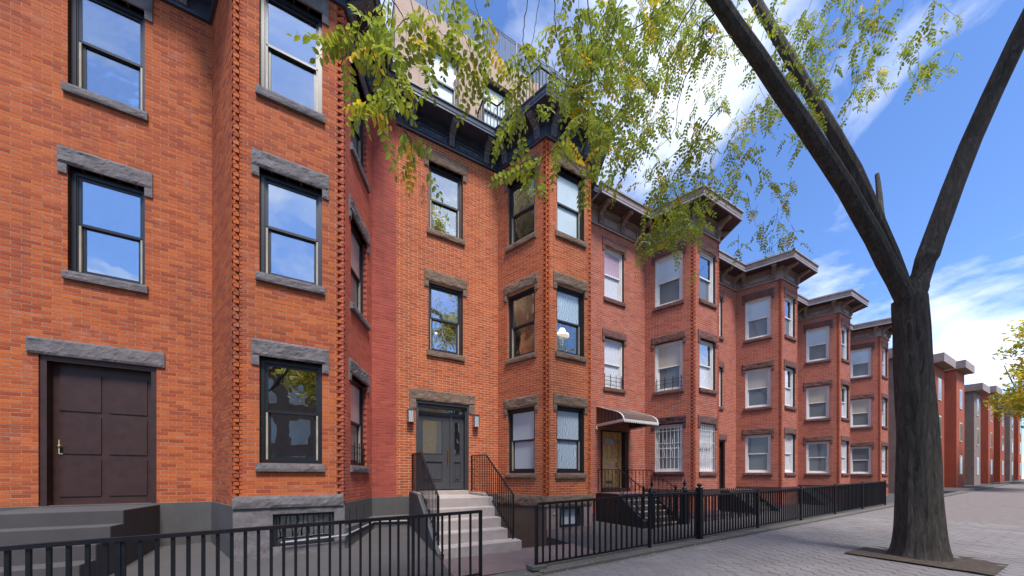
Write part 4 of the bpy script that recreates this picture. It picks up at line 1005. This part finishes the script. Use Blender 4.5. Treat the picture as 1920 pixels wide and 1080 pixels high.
rb2 = [5.845 + .1255 * i for i in range(12)]
bar_fence('shorter black metal fence section ending at the ball-topped post', rb2, [(7.39, .11, .10)], 5.86, 7.33, ZR2, ball=(7.39,))
m = MB(); m.box(5.735, 5.80, -4.03, -3.97, .95, 1.22); m.lathe((5.765, -4, 1.22), [(.02, 0), (.035, .03), (.03, .06), (.005, .09)], 8); m.lathe((5.83, -4, 1.2), [(.02, 0), (.03, .03), (.025, .05), (.005, .08)], 8); m.build('gate_latch', 'black', label='black gate latch box where the two right-hand fence sections meet', cat='latch', org=(5.765, -4, 1.0))
ZR3 = lambda x: 1.19 + .02 * (x - 7.4)
rb3 = [7.52 + .125 * i for i in range(100)]
bar_fence('long black metal fence running on to the right past the ball-topped post', rb3, [(7.45 + 2.5 * i, .05, .03) for i in range(1, 6)], 7.46, 20.0, ZR3)
m = MB(); m.box(2.78, 3.06, -4.12, -3.90, gz(2.9) + .03, gz(2.9) + .09); o = m.build('kerb_block', 'kerb', label='low broken concrete block under the gateway end post', cat='kerb stone', org=(2.92, -4, .06))

# ------------------------------------------------------------------ window guards
def guard(f, k0, k1, z0, z1, label, mat='frame_white', style='full', group=None):
    p = f.p((k0 + k1) / 2, 0, z0); t = thing('window_guard', p, label, 'window guard', group)
    if style == 'full':
        n = 7
        for i in range(n + 1):
            k = k0 + .02 + (k1 - k0 - .04) * i / n; m = MB(); m.bar(f.p(k, -.035, z0 + .012), f.p(k, -.035, z1 - .012), .016, .016); m.build('bar', mat, t)
        for fz in (.02, .30, .60, .86, .98):
            z = z0 + (z1 - z0) * fz; m = MB(); m.bar(f.p(k0 + .004, -.028, z), f.p(k1 - .004, -.028, z), .022, .014); m.build('cross_rail', mat, t)
        for c in (.36, .64):
            k = k0 + (k1 - k0) * c
            for s in (-1, 1):
                m = MB(); pts_ = []
                for a in range(0, 300, 25): r = .05 * (1 - a / 420); pts_.append(f.p(k + s * (.055 - r * math.cos(R(a))) , -.04, (z0 + z1) / 2 + s * .10 + r * math.sin(R(a))))
                pts_ = [f.p(k, -.04, (z0 + z1) / 2 + s * .32)] + pts_; m.tube(pts_, .008, seg=5); m.build('scroll', mat, t)
    else:
        for i in range(4 if style == 'low' else 3):
            k = k0 + .06 + (k1 - k0 - .12) * i / (3 if style == 'low' else 2); m = MB(); m.bar(f.p(k, -.05, z0 + .012), f.p(k, -.05, z0 + .50), .018, .012); m.build('bar', 'black', t)
        for fz in (.10, .26, .40): m = MB(); m.bar(f.p(k0 + .004, -.045, z0 + fz), f.p(k1 - .004, -.045, z0 + fz), .010, .012); m.build('cross_rail', 'black', t)
guard(frr['left'], .35, 1.30, 1.80, 3.54, 'white scrolled grille over the ground-floor window beside the awning')
guard(frr['front'], .34, 1.29, 1.80, 3.54, 'white scrolled grille over the ground-floor window at the right edge of the photo')
guard(frr['flat'], .766, 1.716, 4.80, 6.58, 'thin black child guard low in the second-floor window above the awning', style='low')
guard(frr['left'], .35, 1.30, 4.80, 6.58, 'thin black child guard low in the second-floor bay window right of the awning', style='low')
guard(frl['right'], .35, 1.30, 1.865, 3.74, 'dark guard low in the ground-floor window of the red painted bay side', style='low')

# ------------------------------------------------------------------ trees
def P3(x, y, d):
    u = (x - 960) / FPX; c, s = math.cos(TH), math.sin(TH)
    return Vector((CAM.x + (s + u * c) * d, CAM.y + (c - u * s) * d, CAM.z + (893 - y) / FPX * d))
rt = random.Random(21)
def compound(n_pairs, L, lw, ll, droop, seed):
    L *= 1.25; lw *= 1.62; ll *= 1.28; r = random.Random(seed); V = []; Fc = []; 
    def add(vs, fs): b = len(V); V.extend(vs); Fc.extend([tuple(b + i for i in f) for f in fs])
    pts_ = [Vector((L * t, 0, -droop * L * t * t)) for t in [i / 6 for i in range(7)]]
    rr = .0011
    for a, b in zip(pts_, pts_[1:]):
        add([(a.x, a.y - rr, a.z), (b.x, b.y - rr, b.z), (b.x, b.y + rr, b.z), (a.x, a.y + rr, a.z)], [(0, 1, 2, 3)])
    spots = []
    for i in range(n_pairs):
        t = .22 + .74 * i / (n_pairs - .5); spots += [(t, 1), (t, -1)]
    spots.append((1.0, 0))
    for t, s in spots:
        if r.random() < .06: continue
        base = Vector((L * t, 0, -droop * L * t * t)); sc = (.78 + .35 * math.sin(math.pi * min(1, t * .9 + .1))) * r.uniform(.85, 1.12)
        d = Vector((.45 + r.uniform(-.2, .25), s * 1.0, -.42 + r.uniform(-.5, .35))) if s else Vector((1, r.uniform(-.2, .2), -.5))
        d.normalize(); side = d.cross(Vector((r.uniform(-.3, .3), r.uniform(-.3, .3), 1))).normalized(); up = side.cross(d)
        l, w = ll * sc, lw * sc; base = base + d * .002
        pts2 = [base, base + d * l * .28 + side * w * .46 + up * w * .12, base + d * l * .68 + side * w * .40 + up * w * .12, base + d * l - up * l * .06, base + d * l * .68 - side * w * .40 + up * w * .12, base + d * l * .28 - side * w * .46 + up * w * .12]
        add([tuple(p) for p in pts2], [(0, 1, 2, 3), (0, 3, 4, 5)])
    return V, Fc
LEAFV = [compound(r_ - 1, L, .0185, .041, dr_, sd) for r_, L, dr_, sd in ((5, .15, .25, 1), (6, .18, .4, 2), (6, .17, .15, 3), (7, .20, .35, 4), (5, .14, .5, 5), (6, .19, .6, 6))]
LMATS = ['leaf_green', 'leaf_light', 'leaf_yellow', 'leaf_dry']
LEAFM = {}
for vi, (V, Fc) in enumerate(LEAFV):
    for ml in LMATS[:3]:
        me = bpy.data.meshes.new('leaf'); me.from_pydata(V, [], Fc); me.materials.append(M[ml]); LEAFM[(vi, ml)] = me
class Tree:
    def __init__(s, name, loc, label):
        s.t = thing(name, loc, label, 'tree'); s.leaves = []; s.twigs = MB()
    def leaf(s, p, d, roll=0.0, scale=1.0, mat=None):
        s.leaves.append((Vector(p), Vector(d), roll, scale, mat))
    def twig(s, pts_, r0, r1, n_leaf, mats=(.56, .34, .10), droop=.35, scale=1.0, start=.12, seg=5, part=None):
        c = curved(pts_, 6)
        for i in range(1, len(c) - 1): c[i] = c[i] + Vector([rt.uniform(-1, 1) for _ in range(3)]) * min(r0 * 1.2, .008)
        mb = MB() if part else s.twigs; mb.tube(c, r0, r1, seg=seg)
        if part: mb.build(part, 'bark', s.t)
        n = len(c) - 1; run = 0
        for i in range(n_leaf):
            t = start + (1 - start) * (i + rt.random() * .7) / max(1, n_leaf); a = min(int(t * n), n - 1); p = c[a].lerp(c[a + 1], t * n - a); d = (c[a + 1] - c[a]).normalized()
            ang = rt.uniform(0, 6.283); side = Vector((math.cos(ang), math.sin(ang), 0)); q = (d * .45 + side * .9 + Vector((0, 0, -droop))).normalized()
            u = rt.random(); ml = 0 if u < mats[0] else 1 if u < mats[0] + mats[1] else 2
            s.leaf(p, q, rt.uniform(-.7, .7), scale * rt.uniform(.85, 1.15), ml)
    def finish(s, nparts=290):
        def size(l):
            px = to_px(l[0]); vis = 598 < px[0] < 1322 and -10 < px[1] < 1080 and px[2] > .3
            return (0 if vis else 1, px[2])
        s.leaves.sort(key=size)
        st = [MB() for _ in range(1)][0]
        for i, (p, d, roll, sc, ml) in enumerate(s.leaves):
            vi = rt.randrange(len(LEAFV)); x = d; z = Vector((0, 0, 1)); yv = z.cross(x)
            if yv.length < .1: yv = Vector((0, 1, 0))
            yv.normalize(); zv = x.cross(yv); m3 = Matrix((x, yv, zv)).transposed() @ Matrix.Rotation(roll, 3, 'X')
            if i < nparts and ml < 3:
                o = link('leaf', LEAFM[(vi, LMATS[ml])], s.t, p); o.rotation_euler = m3.to_euler(); o.scale = (sc,) * 3
            else:
                V, Fc = LEAFV[vi]; b = len(st.v); m4 = [(m3[r][0] * sc, m3[r][1] * sc, m3[r][2] * sc) for r in range(3)]
                st.v += [(p.x + m4[0][0] * a + m4[0][1] * b_ + m4[0][2] * c_, p.y + m4[1][0] * a + m4[1][1] * b_ + m4[1][2] * c_, p.z + m4[2][0] * a + m4[2][1] * b_ + m4[2][2] * c_) for a, b_, c_ in V]
                st.f += [tuple(b + q for q in f) for f in Fc]; st.mi += [ml] * len(Fc)
        st.build('foliage', LMATS, s.t, kind='stuff'); s.twigs.build('twigs', 'twig', s.t, kind='stuff')

# tree over the left and centre of the view
A = Tree('street_tree', (-2.4, -8.25, 0), 'street tree whose near green and yellow leaves hang in at the upper left')
tr = MB(); c = curved([(-2.4, -8.25, -.05), (-2.38, -8.22, 1.5), (-2.45, -8.2, 3.0), (-2.3, -8.2, 4.3)], 5); tr.tube(c, .20, .13, seg=10); tr.build('trunk', 'bark', A.t)
lim = [(-2.3, -8.2, 4.3), (-1.6, -7.9, 5.3), P3(700, -190, 2.4), P3(800, -190, 2.6), P3(930, -180, 2.9)]
A.twig(lim, .06, .018, 0, seg=8, part='branch')
A.twig([(-2.3, -8.2, 4.3), (-2.6, -8.6, 6.5), (-2.0, -9.0, 9.0)], .08, .03, 0, seg=8, part='branch')
nt_ = [  # px path, depth, leaves, yellowness
 ([(735, -180), (733, -60), (728, 15), (724, 70), (736, 115), (739, 150), (745, 175)], 2.45, 13, .08),
 ([(740, -180), (735, -50), (718, 10), (694, 42), (672, 80), (656, 98), (648, 104)], 2.30, 12, .04),
 ([(728, 60), (745, 105), (768, 112), (795, 135), (815, 155), (818, 178)], 2.6, 11, .03),
 ([(736, 105), (724, 140), (704, 172), (693, 200), (688, 215)], 2.3, 11, .22),
 ([(840, -180), (846, -40), (855, 25), (872, 72), (886, 105), (894, 135), (892, 158)], 2.75, 17, .14),
 ([(790, -180), (795, -30), (806, 30), (826, 62), (852, 78)], 2.7, 14, .05),
 ([(760, -180), (768, -20), (778, 35), (792, 62), (797, 95)], 2.65, 14, .05),
 ([(706, -180), (700, -30), (688, 20), (672, 45), (658, 62)], 2.25, 9, .0),
 ([(739, 150), (746, 195), (758, 245), (776, 272), (792, 295), (799, 318)], 2.7, 10, .15),
 ([(758, 245), (770, 262), (772, 290), (780, 312)], 2.7, 5, .10),
 ([(650, 100), (640, 120), (642, 140)], 2.3, 3, .0),
 ([(704, 60), (700, 100), (712, 135), (722, 160)], 2.35, 8, .12),
 ([(880, -180), (884, -40), (894, 20), (905, 50), (912, 90)], 3.0, 11, .05),
 ([(820, -180), (828, -30), (838, 10), (845, 45), (860, 60), (875, 52)], 2.9, 12, .06),
 ([(735, 0), (755, 30), (765, 60), (770, 85)], 2.5, 8, .02),
 ([(742, 180), (728, 205), (716, 215), (700, 222)], 2.4, 6, .20),
 ([(770, 30), (745, 50), (738, 85)], 2.6, 6, .02)]
for path, d, nl, ye in nt_:
    A.twig([P3(x, y, d + .015 * i) for i, (x, y) in enumerate(path)], .0045, .0012, int(nl * .62 + .5), mats=(.58 - ye, .38, ye + .04), droop=.12, start=.0 if path[0][1] > -20 else .42, scale=1.12)
# withered seed pods hanging from the lowest spray
for i in range(10): A.leaf(P3(800 - rt.uniform(-4, 9), 335 + i * 4.5, 2.72), (rt.uniform(-.4, .4), rt.uniform(-.3, .3), -1), rt.uniform(-3, 3), .28, 3)
A.twig([P3(799, 318, 2.7), P3(802, 345, 2.71), P3(801, 372, 2.72)], .0016, .001, 0)
A.finish(290)

B = Tree('street_tree', (9.2, -6.9, .18), 'big street tree whose leafy crown fills the upper right')
tr = MB(); c = curved([(9.2, -6.9, .1), (9.15, -6.9, 1.6), (9.05, -6.88, 3.2), (8.9, -6.85, 4.75)], 14); 
rows = []
for j_, p_ in enumerate(c):
    t_ = j_ / (len(c) - 1); rr_ = .27 - .07 * t_ + .16 * math.exp(-t_ * 14)
    rows.append([p_ + Vector((math.cos(a_), math.sin(a_), 0)) * rr_ * (1 + .10 * noise.noise(Vector((math.cos(a_) * 3, math.sin(a_) * 3, p_.z * .7))) + .07 * abs(math.sin(a_ * 7 + 2 * noise.noise(Vector((0, 0, p_.z)))))) for a_ in [k_ * 2 * math.pi / 56 for k_ in range(56)]])
tr.grid(rows, True); tr.poly(rows[-1])
tr.build('trunk', 'bark', B.t)
fork = (8.9, -6.85, 4.6)
B.twig([fork, (7.3, -6.5, 6.3), P3(1345, 0, 4.7), P3(1300, -40, 4.6), P3(1180, -130, 4.4), P3(1050, -170, 4.0), P3(960, -190, 3.7)], .13, .02, 0, seg=10, part='branch')
B.twig([fork, (8.0, -6.4, 7.0), P3(1380, -60, 6.5), P3(1330, -150, 7)], .12, .05, 0, seg=9, part='branch')
B.twig([fork, (9.6, -7.6, 8.0), (8.6, -9.6, 12.0), (6.8, -11.6, 15.5)], .16, .05, 0, seg=9, part='branch')
B.twig([fork, (10.6, -6.2, 6.4), (11.6, -5.8, 9.0)], .12, .04, 0, seg=9, part='branch')
br = [([(1262, -10), (1232, 28), (1196, 50), (1160, 74), (1146, 112), (1150, 160)], 4.6, .012, 8),
 ([(1304, 0), (1286, 30), (1260, 72), (1238, 112), (1214, 165), (1190, 205)], 4.9, .012, 8),
 ([(1340, 60), (1310, 105), (1290, 135), (1272, 190), (1266, 240), (1240, 272), (1200, 290)], 5.6, .014, 10),
 ([(1345, 20), (1318, 45), (1300, 75), (1288, 92), (1286, 110)], 5.6, .016, 3),
 ([(1288, 92), (1300, 112), (1298, 128), (1280, 140)], 5.6, .013, 0),
 ([(1350, 200), (1318, 240), (1290, 288), (1262, 335), (1274, 388), (1256, 430), (1226, 468)], 4.9, .010, 14),
 ([(1274, 388), (1250, 400), (1222, 440), (1205, 480)], 4.9, .005, 8),
 ([(1340, 330), (1300, 380), (1270, 410), (1240, 430), (1215, 440)], 5.0, .006, 12),
 ([(1330, 260), (1290, 270), (1250, 300), (1215, 330), (1200, 345)], 5.1, .006, 12),
 ([(1262, 335), (1240, 350), (1216, 362)], 5.0, .004, 7),
 ([(985, -180), (990, -30), (983, 40), (981, 80), (986, 98), (978, 150), (962, 190), (950, 225), (946, 245)], 3.3, .006, 24),
 ([(1020, -60), (1005, 40), (998, 80), (980, 100), (965, 115)], 3.4, .004, 10),
 ([(986, 98), (998, 150), (1000, 200), (1008, 225)], 3.4, .004, 13),
 ([(978, 150), (968, 200), (972, 240), (985, 262)], 3.3, .003, 9),
 ([(1045, -180), (1040, 15), (1047, 80), (1061, 150), (1049, 230), (1046, 272)], 3.1, .0055, 5),
 ([(1046, 272), (1018, 298), (985, 318), (962, 330)], 3.1, .003, 9),
 ([(1018, 298), (1008, 325), (1012, 350)], 3.1, .0025, 6),
 ([(1046, 272), (1066, 300), (1088, 318), (1112, 322)], 3.1, .003, 9),
 ([(1088, 318), (1090, 345), (1078, 350)], 3.1, .002, 3),
 ([(1100, -180), (1102, -20), (1106, 60), (1112, 130), (1092, 180), (1104, 215), (1122, 250), (1128, 285)], 3.4, .007, 22),
 ([(1060, 150), (1085, 175), (1120, 205), (1150, 235), (1165, 262)], 3.5, .005, 17),
 ([(1112, 130), (1135, 170), (1160, 195), (1180, 235), (1184, 268)], 3.8, .005, 15),
 ([(1104, 215), (1086, 235), (1070, 250)], 3.3, .003, 6),
 ([(1047, 80), (1070, 105), (1078, 140), (1070, 170)], 3.4, .004, 12),
 ([(1128, 285), (1120, 310), (1128, 340)], 3.4, .002, 4),
 ([(1180, -20), (1150, 30), (1138, 70), (1128, 110)], 3.9, .006, 12),
 ([(925, -180), (928, -40), (926, -10), (922, 10)], 5.5, .004, 5),
 ([(1320, 500), (1310, 515), (1308, 530)], 5.2, .003, 4)]
for path, d, r, nl in br:
    B.twig([P3(x, y, d + .03 * i) for i, (x, y) in enumerate(path)], r, .0013, int(nl * .62 + .5), mats=(.52, .40, .08), droop=.12, start=.0 if path[0][1] > -25 else .35, scale=1.1)
vols = [((1095, 60), (70, 70), (3.3, 4.6), 20), ((1130, 150), (90, 80), (3.8, 5.2), 19), ((1195, 70), (95, 85), (4.2, 6.4), 46), ((1275, 55), (60, 65), (4.6, 7.0), 36),
        ((1115, 235), (60, 45), (3.5, 4.2), 8), ((1180, 250), (55, 50), (4.2, 5.8), 14), ((1265, 215), (55, 40), (5.5, 7.0), 8), ((1255, 395), (50, 42), (4.6, 5.5), 12),
        ((1300, 310), (35, 70), (5.0, 6.0), 16), ((1225, 455), (22, 20), (4.7, 5.2), 5), ((1225, 330), (30, 30), (4.9, 5.6), 5), ((1300, 400), (25, 40), (5, 5.6), 6), ((1180, 180), (100, 110), (6, 8), 30),
        ((1430, 130), (130, 160), (5, 8), 70), ((1640, 60), (160, 130), (5, 8), 60), ((1420, 380), (90, 90), (5, 6.5), 20)]
for (cx_, cy_), (rx, ry), (d0, d1), n_ in vols:
    for i in range(int(n_ * .85)):
        a = rt.uniform(0, 6.283); q = math.sqrt(rt.random()); x = cx_ + rx * q * math.cos(a); y = cy_ + ry * q * math.sin(a); d = rt.uniform(d0, d1)
        p0 = P3(x, y, d); ln = rt.uniform(.25, .5); an = rt.uniform(0, 6.283); dv = Vector((math.cos(an) * .5, math.sin(an) * .5, -rt.uniform(.3, .9))) * ln
        B.twig([p0 - dv * .6 + Vector((0, 0, .1)), p0, p0 + dv], .0035, .001, int(rt.uniform(4, 8)), mats=(.54, .38, .08), droop=.15, start=.1, scale=1.05)
B.finish(295)
# high crown above the frame (seen in the window panes)
def crown(t, centres, n, mats, leaf=.11, name='crown'):
    mb = MB()
    for (c, r) in centres:
        c = Vector(c); clumps = []
        for k in range(int(16 * r)):
            v = Vector([rt.gauss(0, 1) for _ in range(3)]).normalized() * (rt.random() ** .4) * r; clumps.append((c + Vector((v.x, v.y, v.z * .85)), rt.uniform(.35, .8)))
        for i in range(int(n * r)):
            cc, cr_ = rt.choice(clumps); v = Vector([rt.gauss(0, .5) for _ in range(3)]) * cr_; p = cc + v
            u = Vector([rt.gauss(0, 1) for _ in range(3)]).normalized(); w = u.cross(Vector((rt.random(), rt.random(), 1))).normalized(); l = leaf * rt.uniform(.7, 1.4)
            mb.cur = 0 if rt.random() < .6 else 1; mb.poly([p - u * l, p + w * l * .42, p + u * l, p - w * l * .42])
    mb.cur = 0; return mb.build(name, mats, t, kind='stuff')
crown(B.t, [((6.6, -12.2, 16.0), 2.4), ((4.0, -12.6, 17.2), 2.3), ((9.2, -12.2, 14.0), 2.1), ((2.0, -12.8, 14.6), 1.7)], 1500, ['leaf_green', 'leaf_gold'], name='upper_crown')

# ------------------------------------------------------------------ the far side of the street (reflected in the panes)
def far_tree(x, y, h, label, mats, seed, sz=1.0):
    t = thing('street_tree', (x, y, 0), label, 'tree', 'trees far down the street' if x > 30 else 'trees across the street')
    m = MB(); m.tube(curved([(x, y, -.1), (x + .1, y, h * .3), (x - .1, y + .1, h * .55)], 4), .22, .12, seg=8)
    for k in range(5):
        a = k * 1.3 + seed; m.tube(curved([(x - .05, y, h * .35 + k * .4), (x + math.cos(a) * 1.2, y + math.sin(a) * 1.2, h * .6), (x + math.cos(a) * 2.2, y + math.sin(a) * 2.0, h * .85)], 4), .08, .02, seg=6)
    m.build('trunk', 'bark', t)
    crown(t, [((x, y, h * .72), 2.6 * sz), ((x + 1.8 * sz, y + .4, h * .62), 1.8 * sz), ((x - 1.9 * sz, y - .3, h * .64), 1.8 * sz), ((x + .2, y, h * .93), 1.8 * sz)], 1500, mats, .13)
far_tree(.3, -18.6, 12.5, 'golden tree across the street, second from the left', ['leaf_gold', 'leaf_light'], 1)
far_tree(-8.5, -18.6, 13.5, 'tall golden tree across the street, farthest to the left', ['leaf_gold', 'leaf_green'], 6)
far_tree(9.2, -18.8, 15.5, 'tall green and gold tree across the street, opposite the awning', ['leaf_green', 'leaf_gold'], 2)
far_tree(17.0, -18.6, 13.0, 'golden tree across the street, fourth from the left', ['leaf_gold', 'leaf_light'], 3)
far_tree(26.0, -18.8, 13.0, 'green tree across the street, farthest to the right', ['leaf_green', 'leaf_light'], 4)
for i, (x0, hh, mt) in enumerate(((-14, 9.5, 'brick_right'), (-6.4, 10.2, 'base_wall'), (1.2, 9.0, 'gold_wall'), (8.8, 9.6, 'cream'), (16.4, 9.2, 'brick_right'), (24, 10, 'base_wall'), (31.6, 10.4, 'brick_right'), (39.2, 9.8, 'cream'), (46.8, 10.3, 'brick_main'), (54.4, 10, 'base_wall'), (62, 10.5, 'brick_right'), (69.6, 10, 'cream'), (77.2, 10.4, 'brick_main'))):
    t = thing('row_house', (x0 + 3.8, -24, 0), ['pinkish row house across the street, first from the left', 'grey rendered row house across the street', 'row house facing the grey doors, coloured gold for their reflection', 'cream row house facing the awning house', 'pinkish row house across the street, fifth from the left', 'grey rendered row house across the street, sixth from the left'][i] if i < 6 else ['first', 'second', 'third', 'fourth', 'fifth', 'sixth', 'seventh'][i - 6] + ' distant row house on the far side of the street', 'house', 'row houses across the street' if i < 6 else 'row houses far down the other side')
    m = MB(); m.box(x0, x0 + 7.58, -34, -24, -.5, hh); m.build('wall', mt, t)
    m = MB(); m.box(x0 - .01, x0 + 7.59, -24, -23.4, hh - .6, hh + .1); m.build('cornice', 'cornice_brown', t)
    for fl in range(3):
        for k in range(3):
            xx = x0 + 1 + k * 2.2; m = MB(); m.box(xx, xx + 1.05, -24, -23.95, 1.3 + fl * 2.9, 3.1 + fl * 2.9); w = m.build('window', 'frame_white', t)
            m = MB(); m.box(xx + .1, xx + .95, -23.949, -23.94, 1.4 + fl * 2.9, 3.0 + fl * 2.9); m.build('pane', 'paleblue', w)

for i in range(8):
    ow = ['first', 'second', 'third', 'fourth', 'fifth', 'sixth', 'seventh', 'eighth'][i]; x0 = 31.4 + i * 7.6; hh = 10.6 + (i * 37 % 5) * .35
    t = thing('row_house', (x0 + 3.8, 0, .6), '%s row house, %s of the distant near-side row' % ('pinkish' if i % 3 else 'grey rendered', ow), 'house', 'distant row houses down the near side of the street')
    m = MB(); m.box(x0, x0 + 7.58, 0, 9, -.5, hh); m.box(x0 + 3.8, x0 + 7.0, -1.4, 0.001, -.5, hh - .001); m.build('wall', 'brick_right' if i % 3 else 'base_wall', t)
    m = MB(); m.box(x0 - .01, x0 + 7.59, -.5, 0, hh - .5, hh + .2); m.box(x0 + 3.5, x0 + 7.3, -1.95, -.501, hh - .5, hh + .2); m.build('cornice', 'cornice_brown', t)
    for fl in range(3):
        for k, (xx, yy) in enumerate(((x0 + 1.4, 0), (x0 + 4.9, -1.4))):
            m = MB(); m.box(xx, xx + .95, yy - .04, yy + .001, 1.8 + fl * 3.1, 3.6 + fl * 3.1); w = m.build('window', 'frame_white', t)
            m = MB(); m.box(xx + .08, xx + .87, yy - .05, yy - .041, 1.9 + fl * 3.1, 3.5 + fl * 3.1); m.build('pane', 'grey_glass', w)
for i, (x_, y_) in enumerate(((38, -6.9), (52, -6.9), (68, -6.9), (84, -6.9), (36, -18.6), (48, -18.7), (64, -18.6), (94, -12), (95, -5))):
    far_tree(x_, y_, 10.5 + i % 3, ['first', 'second', 'third', 'fourth'][i % 4] + (' distant street tree on the near sidewalk beyond the big trunk' if i < 4 else ' distant street tree on the far sidewalk' if i < 7 else ' distant tree closing the end of the street'), ['leaf_green', 'leaf_gold'] if i % 2 else ['leaf_gold', 'leaf_light'], i + 10)
# ------------------------------------------------------------------ fallen leaves and grit
m = MB(); rp = random.Random(3); rows_ = []
for j_ in range(9): rows_.append([(8.4 + 1.5 * i_ / 9, -7.75 + 1.6 * j_ / 8, gz(9.1) + .004 + rp.uniform(0, .012)) for i_ in range(10)])
m.grid(rows_); m.build('tree_pit', 'soil', kind='structure')
m = MB(); rf = random.Random(5)
for i in range(420):
    x = rf.uniform(2.0, 13); y = rf.choice([rf.uniform(-8, -4.3), rf.uniform(-4.35, -4.2), rf.uniform(-6.5, -1.6), rf.uniform(-1.9, -1.58)]); 
    if y > -3.8 and x < 4.9: continue
    z = (gz(x) + .006 if y < -4.26 else gz(x) + .045 if y < -3.86 else zr(x, y) + .006); a = rf.uniform(0, 6.28); l = rf.uniform(.012, .026)
    u = Vector((math.cos(a), math.sin(a), rf.uniform(-.1, .2))) * l; w = Vector((-math.sin(a), math.cos(a), rf.uniform(0, .3))) * l * .45; p = Vector((x, y, z)); m.cur = rf.choice((0, 0, 1)); m.poly([p - u, p - w, p + u, p + w])
m.build('fallen_leaves', ['leaf_gold', 'leaf_dry'], kind='stuff')
